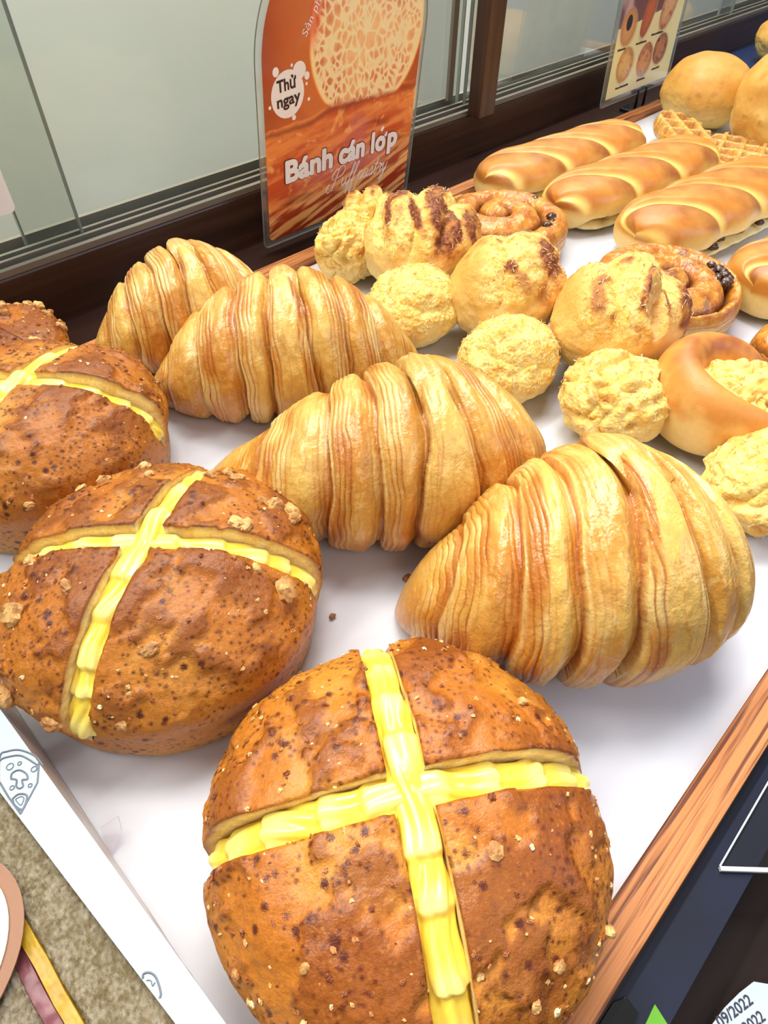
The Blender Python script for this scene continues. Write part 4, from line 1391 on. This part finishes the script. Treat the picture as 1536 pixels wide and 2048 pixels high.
# second sign: product card in a clear sleeve
s2 = thing('product_sign', 'small pale yellow laminated sign picturing pastries, clipped upright beside the round buns', 'sign', (0.75, 0.41, 0))
s2.rotation_euler = (math.radians(87.14), 0, 0)
MB().prism([(x, y, -0.0006) for x, y in outline(0.0085, 0.147, 0.021, 0.19, 0.215, 0.004, 0.0065)], (0, 0, 0.0012)).build('clear_laminate', M['laminate'], s2)
ol = outline(0.0085, 0.147, 0.021, 0.19, 0.215, 0.004, 0.0065)
MB().tube([(x, y, 0) for x, y in ol + ol[:1]], 0.0005, 5).build('laminate_edge', M['glassedge'], s2)
nU, nV = 260, 330
U, T = np.meshgrid(np.linspace(0.0095, 0.1455, nU), np.linspace(0.0215, 0.205, nV), indexing='ij')
c = np.tile(lin(236, 222, 158), (nU, nV, 1))
c = mix(c, lin(226, 206, 132), ss(-0.2, 0.4, fbm(p3(U, T), 12, 2, 2)) * 0.4)
topm = ss(0.0855, 0.0862, T - 0.10 * np.clip(U - 0.03, 0, 1))
ph_ = mix(lin(118, 74, 62), lin(198, 164, 158), ss(-0.1, 0.3, fbm(p3(U, T), 34, 2, 6)))
c = mix(c, ph_, topm * ss(0.112, 0.108, U))


def oval(c, cx, cy, rx, ry, ang, base, dk, seed, hole=False, spots=0.4):
    ca, sa = math.cos(ang), math.sin(ang)
    x = ((U - cx) * ca + (T - cy) * sa) / rx
    y = (-(U - cx) * sa + (T - cy) * ca) / ry
    r = np.sqrt(x * x + y * y) + 0.06 * fbm(p3(U, T), 120, 2, seed)
    cc = mix(base, dk, ss(0.4, 1.0, r) * 0.6)
    cc = mix(cc, dk, ss(0.05, 0.35, fbm(p3(U, T), 170, 3, seed + 1)) * spots * 1.6)
    c = mix(c, lin(190, 172, 116), ss(1.18, 1.0, np.sqrt((x - .08) ** 2 + (y + .06) ** 2)) * 0.6)
    c = mix(c, cc, ss(1.02, 0.97, r))
    if hole:
        c = mix(c, lin(34, 18, 16), ss(0.46, 0.40, np.sqrt((x * 1.1) ** 2 + (y - .25) ** 2)))
    return c


c = oval(c, 0.0377, 0.0502, 0.0165, 0.0165, 0, lin(226, 178, 104), lin(176, 100, 44), 3)
c = oval(c, 0.0803, 0.0485, 0.0160, 0.0165, 0, lin(216, 150, 84), lin(168, 86, 44), 4, spots=0.6)
c = oval(c, 0.1125, 0.0545, 0.0150, 0.0150, 0, lin(196, 124, 66), lin(104, 50, 32), 5, spots=0.7)
c = oval(c, 0.0300, 0.0850, 0.0150, 0.0165, 0, lin(222, 160, 86), lin(186, 112, 50), 6, hole=True, spots=0.1)
c = oval(c, 0.0690, 0.0930, 0.0110, 0.0230, -0.35, lin(196, 102, 44), lin(150, 66, 30), 7, spots=0.2)
c = oval(c, 0.1120, 0.0955, 0.0150, 0.0240, -0.4, lin(222, 168, 112), lin(176, 100, 58), 8, spots=0.6)
part('printed_picture', np.stack([U, T, 0 * T + 0.0009], -1), gridf(nU, nV), c, M['print'], s2)
mb = MB()
rs_ = np.random.RandomState(3)
for (cx_, cy_, w_) in ((0.0240, 0.0655, 0.016), (0.0640, 0.0660, 0.022), (0.0960, 0.0700, 0.024), (0.0400, 0.0285, 0.026), (0.0810, 0.0285, 0.018), (0.1120, 0.0345, 0.018)):
    x = cx_ - w_ / 2
    while x < cx_ + w_ / 2:
        l_ = rs_.uniform(0.0010, 0.0018)
        mb.box((x, cy_, 0.0009), (x + l_, cy_ + rs_.uniform(0.0014, 0.0022), 0.0011))
        x += l_ + 0.0005
mb.build('caption_line', M['ink'], s2)
st_ = thing('sign_clip', 'black plastic two-pronged clip stand holding the pale yellow sign upright', 'clip', (0.838, 0.404, -0.0045))
MB().box((-0.014, -0.004, 0), (0.016, 0.020, 0.0035)).build('clip_base', M['blackplastic'], st_, 0.001)
for dx in (-0.010, 0.008):
    MB().prism([(dx, 0.0030, 0.003), (dx + 0.0045, 0.0030, 0.003), (dx + 0.0035, 0.0035, 0.024), (dx + 0.0010, 0.0035, 0.024)], (0, 0.0014, 0)).build('prong', M['blackplastic'], st_)
o = MB().box((0.862, 0.3875, 0.0063), (0.905, 0.3965, 0.0098)).build('clip_bar', M['blackplastic'], None, 0.0012)
tag(o, 'short black plastic bar lying on the back tray rim near the round buns', 'clip')

# ------------------------------------------------------------------ packaged sandwich at the left
b_ = slab('side_board', (-0.32, -0.25, -0.0045), (-0.0345, 0.40, 0.0036), M['darkwood'])
tag(b_, 'dark board under the packaged sandwich at the lower left', 'board')
SX, SY = -0.05, 0.06
pk = thing('packaged_sandwich', 'wrapped ham and cheese sandwich with a white paper band at the lower left corner', 'sandwich', (SX, SY, 0.0037))
SZ = 0.0037


def blockmesh(name, xa0, xa1, xb0, xb1, y0, y1, z1, mat, seed, col1, col2, fuzz, scale=1100):
    """long slab between two slightly skewed long edges (xa at y0, xb at y1)"""
    n, m = 60, 300
    U, W = np.meshgrid(np.linspace(0, 1, n), np.linspace(0, 1, m), indexing='ij')
    x = (xa0 + (xa1 - xa0) * U) * (1 - W) + (xb0 + (xb1 - xb0) * U) * W
    x = x + 0.0008 * fbm(np.stack([W * 12, U * 0, U * 0], -1), 1, 2, seed)
    y = y0 + (y1 - y0) * W
    eg = np.minimum(np.minimum(U, 1 - U) * 14, 1)
    z = z1 + fuzz * fbm(np.stack([x, y, 0 * x], -1), scale, 3, seed) - 0.002 * (1 - eg) ** 2
    top = np.stack([x - SX, y - SY, z - SZ], -1).reshape(-1, 3)
    bot = top.copy()
    bot[:, 2] = 0.0
    border = np.concatenate([np.arange(n) * m, (n - 1) * m + np.arange(1, m), np.arange(n - 2, -1, -1) * m + m - 1, np.arange(m - 2, 0, -1)])
    k = n * m
    bf = np.stack([border, np.roll(border, -1), np.roll(border, -1) + k, border + k], -1)[:, ::-1]
    nn = fbm(np.stack([x, y, 0 * x], -1), scale * 0.8, 3, seed + 1)
    c = mix(lin(*col1), lin(*col2), ss(-0.5, 0.6, nn + 0.5 * fbm(np.stack([x, y, 0 * x], -1), 250, 2, seed + 4))).reshape(-1, 3)
    return part(name, np.concatenate([top, bot]), np.concatenate([gridf(n, m), gridf(n, m)[:, ::-1] + k, bf]), np.concatenate([c, c]), mat, pk)


M['breadcrumb'] = vcol_mat('toast_crumb', rough=0.8, bump=(900, 0.0006), bump2=(350, 0.001), grain=0.2, gscale=700)
M['cheese'] = vcol_mat('cheese_slice', rough=0.4, bump=(500, 0.0001), grain=0.05, sss=0.1)
blockmesh('bread_slice', -0.0440, -0.0215, -0.0460, -0.0240, -0.06, 0.20, 0.0285, M['breadcrumb'], 3, (104, 86, 54), (152, 140, 118), 0.0012)
blockmesh('cheese_slice', -0.0478, -0.0438, -0.0500, -0.0458, -0.06, 0.20, 0.0278, M['cheese'], 5, (172, 128, 8), (190, 148, 22), 0.0006, 200)
blockmesh('ham_slice', -0.0515, -0.0476, -0.0540, -0.0498, -0.06, 0.20, 0.0270, M['cheese'], 6, (104, 48, 56), (130, 72, 78), 0.0006, 200)
blockmesh('bread_slice', -0.0760, -0.0512, -0.0790, -0.0537, -0.06, 0.20, 0.0285, M['breadcrumb'], 8, (98, 82, 54), (146, 134, 114), 0.0012)
# paper band folded down over the side facing the tray
zb = 0.0308 - SZ


def bandpt(fx, y):
    xr = -0.0176 + (-0.0224 + 0.0176) * (y - 0.0385) / (0.1672 - 0.0385)
    xl = -0.0271 + (-0.0346 + 0.0271) * (y - 0.048) / (0.139 - 0.048)
    return xl + (xr - xl) * fx


mb = MB()
ysq = [-0.06, 0.0, 0.05, 0.10, 0.15, 0.20]
mb.prism([(bandpt(0, y) - SX, y - SY, zb) for y in ysq] + [(bandpt(1, y) - SX, y - SY, zb) for y in ysq[::-1]], (0, 0, 0.0003))
mb.build('paper_band', M['label'], pk)
n, m = 200, 14
yy, qq = np.meshgrid(np.linspace(-0.06, 0.20, n), np.linspace(0, 1, m), indexing='ij')
wr = fbm(np.stack([yy * 70, qq * 2.5, 0 * yy], -1), 1, 3, 3)
xr = -0.0176 + (-0.0224 + 0.0176) * (yy - 0.0385) / (0.1672 - 0.0385)
xx = xr * (1 - qq) + (-0.0204) * qq + 0.0009 * wr * np.sin(qq * 3.1) - 0.0002
V = np.stack([xx - SX, yy - SY, (0.0308 - SZ) * (1 - qq)], -1)
cc = mix(lin(206, 196, 190), lin(196, 168, 144), ss(-0.2, 0.3, wr))
M['wrap'] = vcol_mat('wrapper_paper', rough=0.35, coat=0.4, bump=(200, 0.0006), grain=0.05, gscale=100)
part('side_wrap', V, gridf(n, m), cc, M['wrap'], pk)


def line3(mb, pts, r=0.0003, z=0.03125):
    mb.tube([(x - SX, y - SY, z - SZ) for x, y in pts], r, 5)


mb = MB()
line3(mb, catmull([(-0.0336, 0.1421), (-0.0296, 0.1506), (-0.0271, 0.1505), (-0.0239, 0.148), (-0.0212, 0.1425), (-0.0208, 0.1375)]))
line3(mb, catmull([(-0.0330, 0.1450), (-0.0303, 0.1491), (-0.0272, 0.1482), (-0.0242, 0.1454), (-0.0220, 0.139)]))
line3(mb, [(-0.0212, 0.1395), (-0.0246, 0.1335), (-0.0328, 0.1279)])
line3(mb, [(-0.0328, 0.1279), (-0.0333, 0.1357), (-0.0333, 0.1421)])
for (x, y, r) in ((-0.0287, 0.1449, .0011), (-0.0260, 0.1437, .0006), (-0.0234, 0.1385, .0009), (-0.0312, 0.1377, .0007), (-0.0267, 0.1343, .0006)):
    line3(mb, [(x + r * math.cos(a * .5236), y + r * math.sin(a * .5236)) for a in range(13)], 0.00018)
line3(mb, catmull([(-0.0302, 0.1407), (-0.0292, 0.1422), (-0.0271, 0.1417), (-0.0259, 0.139), (-0.0264, 0.1369), (-0.0278, 0.1378), (-0.0284, 0.1357), (-0.0297, 0.1359), (-0.03, 0.1373), (-0.0291, 0.1391), (-0.0302, 0.1407)]))
line3(mb, catmull([(-0.0326, 0.1342), (-0.0305, 0.1342), (-0.0289, 0.1318), (-0.0318, 0.1289), (-0.0330, 0.1319), (-0.0326, 0.1342)]))
line3(mb, catmull([(-0.0320, 0.1334), (-0.0306, 0.1331), (-0.0299, 0.1319), (-0.0315, 0.1304), (-0.0320, 0.1322), (-0.0320, 0.1334)]), 0.00016)
mb.build('line_drawing', M['greyink'], pk)
mb = MB()
line3(mb, catmull([(-0.0280, 0.0628), (-0.0273, 0.0636), (-0.0259, 0.0626), (-0.0253, 0.0604), (-0.0262, 0.0566), (-0.0271, 0.0558)]))
line3(mb, catmull([(-0.0276, 0.0616), (-0.0272, 0.0615), (-0.0267, 0.0607), (-0.027, 0.0595), (-0.0261, 0.0597)]), 0.00016)
mb.build('line_drawing', M['greyink'], pk)
for nm, r, z, mt in (('sticker_rim', 0.0345, 0.0312, 'tan'), ('sticker_face', 0.0305, 0.0318, 'cream_label')):
    MB().prism([(-0.0765 - SX + r * math.cos(a * .1047), 0.1105 - SY + r * 0.86 * math.sin(a * .1047), z - SZ) for a in range(60)], (0, 0, 0.0005)).build(nm, M[mt], pk)

# ------------------------------------------------------------------ lower right: acrylic sheet, labels
ac = thing('acrylic_sheet', 'clear acrylic sheet with a bright cut edge, over the dark shelf at the lower right', 'sheet', (0.20, -0.07, -0.0058))
P4 = [(0.1294, -0.0421), (0.30, -0.0405), (0.42, -0.14), (0.2060, -0.1225)]
P4 = [(x - 0.20, y + 0.07, 0) for x, y in P4]
MB().prism(P4[::-1], (0, 0, 0.0016)).build('sheet', M['acrylic'], ac)
e0, e1 = np.array(P4[0]), np.array(P4[3])
dn_ = np.array([-0.0010, -0.0010, 0])
MB().prism([tuple(e0), tuple(e1), tuple(e1 + dn_), tuple(e0 + dn_)], (0, 0, 0.0017)).build('cut_edge', M['acrylicedge'], ac)
MB().tube([(P4[0][0], P4[0][1], 0.0016), (P4[1][0], P4[1][1], 0.0016)], 0.00035, 5).build('cut_edge', M['acrylicedge'], ac)

pl = thing('date_label', 'white curved paper label printed with dates in dark ink at the lower right corner', 'label', (0.105, -0.08, -0.035))
cp = [(0.1161, -0.0719), (0.1096, -0.0698), (0.1018, -0.068), (0.0945, -0.0671), (0.088, -0.0668), (0.088, -0.11), (0.135, -0.11), (0.1300, -0.0905)]
MB().prism([(x - 0.105, y + 0.08, 0.0045) for x, y in cp][::-1], (0, 0, 0.0004)).build('label_card', M['label'], pl)
MB().prism([(x - 0.105 + (0.002 if x < .11 else -.002), y + 0.08 - 0.002, 0.0) for x, y in cp][::-1], (0, 0, 0.0042)).build('package_edge', M['shelf'], pl)
ang = math.atan2(-0.0736 + 0.0710, 0.1092 - 0.1013)
dv = np.array([math.cos(ang), math.sin(ang)])
for body, a0, a1, off in (('09/2022', -0.0060, 0.0092, 0.0), ('09/2022', -0.0050, 0.0094, -0.0052)):
    up = np.array([-dv[1], dv[0]])
    st0 = np.array([0.1013 - 0.105, -0.0716 + 0.08]) + dv * a0 + up * off
    text_mesh(body, M['blackink'], st0[0], st0[0] + (a1 - a0), st0[1], 0.0032, 0.0050, 0.0001, pl, rot=ang)
o = MB().prism([(0.0779, -0.0460, -0.0058), (0.0700, -0.0466, -0.0058), (0.0762, -0.0514, -0.0058)], (0, 0, 0.0006)).build('green_tag', M['green'], None)
tag(o, 'small bright green paper corner at the bottom edge right of the tray', 'tag')
o = MB().prism([(0.0585, -0.0362, -0.0058), (0.0689, -0.0362, -0.0058), (0.0732, -0.0385, -0.0058), (0.0722, -0.0440, -0.0058), (0.0650, -0.0450, -0.0058)], (0, 0, 0.0007)).build('black_tab', M['blackplastic'], None, 0.0003)
tag(o, 'small black plastic tab at the bottom edge beside the tray rim', 'tab')

# loose crumbs on the paper
rs_ = np.random.RandomState(12)
for k, (x, y, r, lb) in enumerate(((0.0992, 0.1292, 0.0016, 'small brown crumb on the paper between the nutty bun and the front croissant'),
                                   (0.1384, 0.1199, 0.0024, 'dark crumb touching the far side of the front croissant tip'),
                                   (0.1010, 0.1000, 0.0010, 'tiny pale crumb on the paper near the front bun'))):
    V, F = chunk(rs_, r, 90 + k)
    V[:, 2] += r * 0.55
    o = part('crumb', V, F, np.tile(lin(150, 96, 52), (len(V), 1)), M['nut'])
    o.location = (x, y, 0.0002)
    tag(o, lb, 'crumb', 'loose crumbs on the paper')
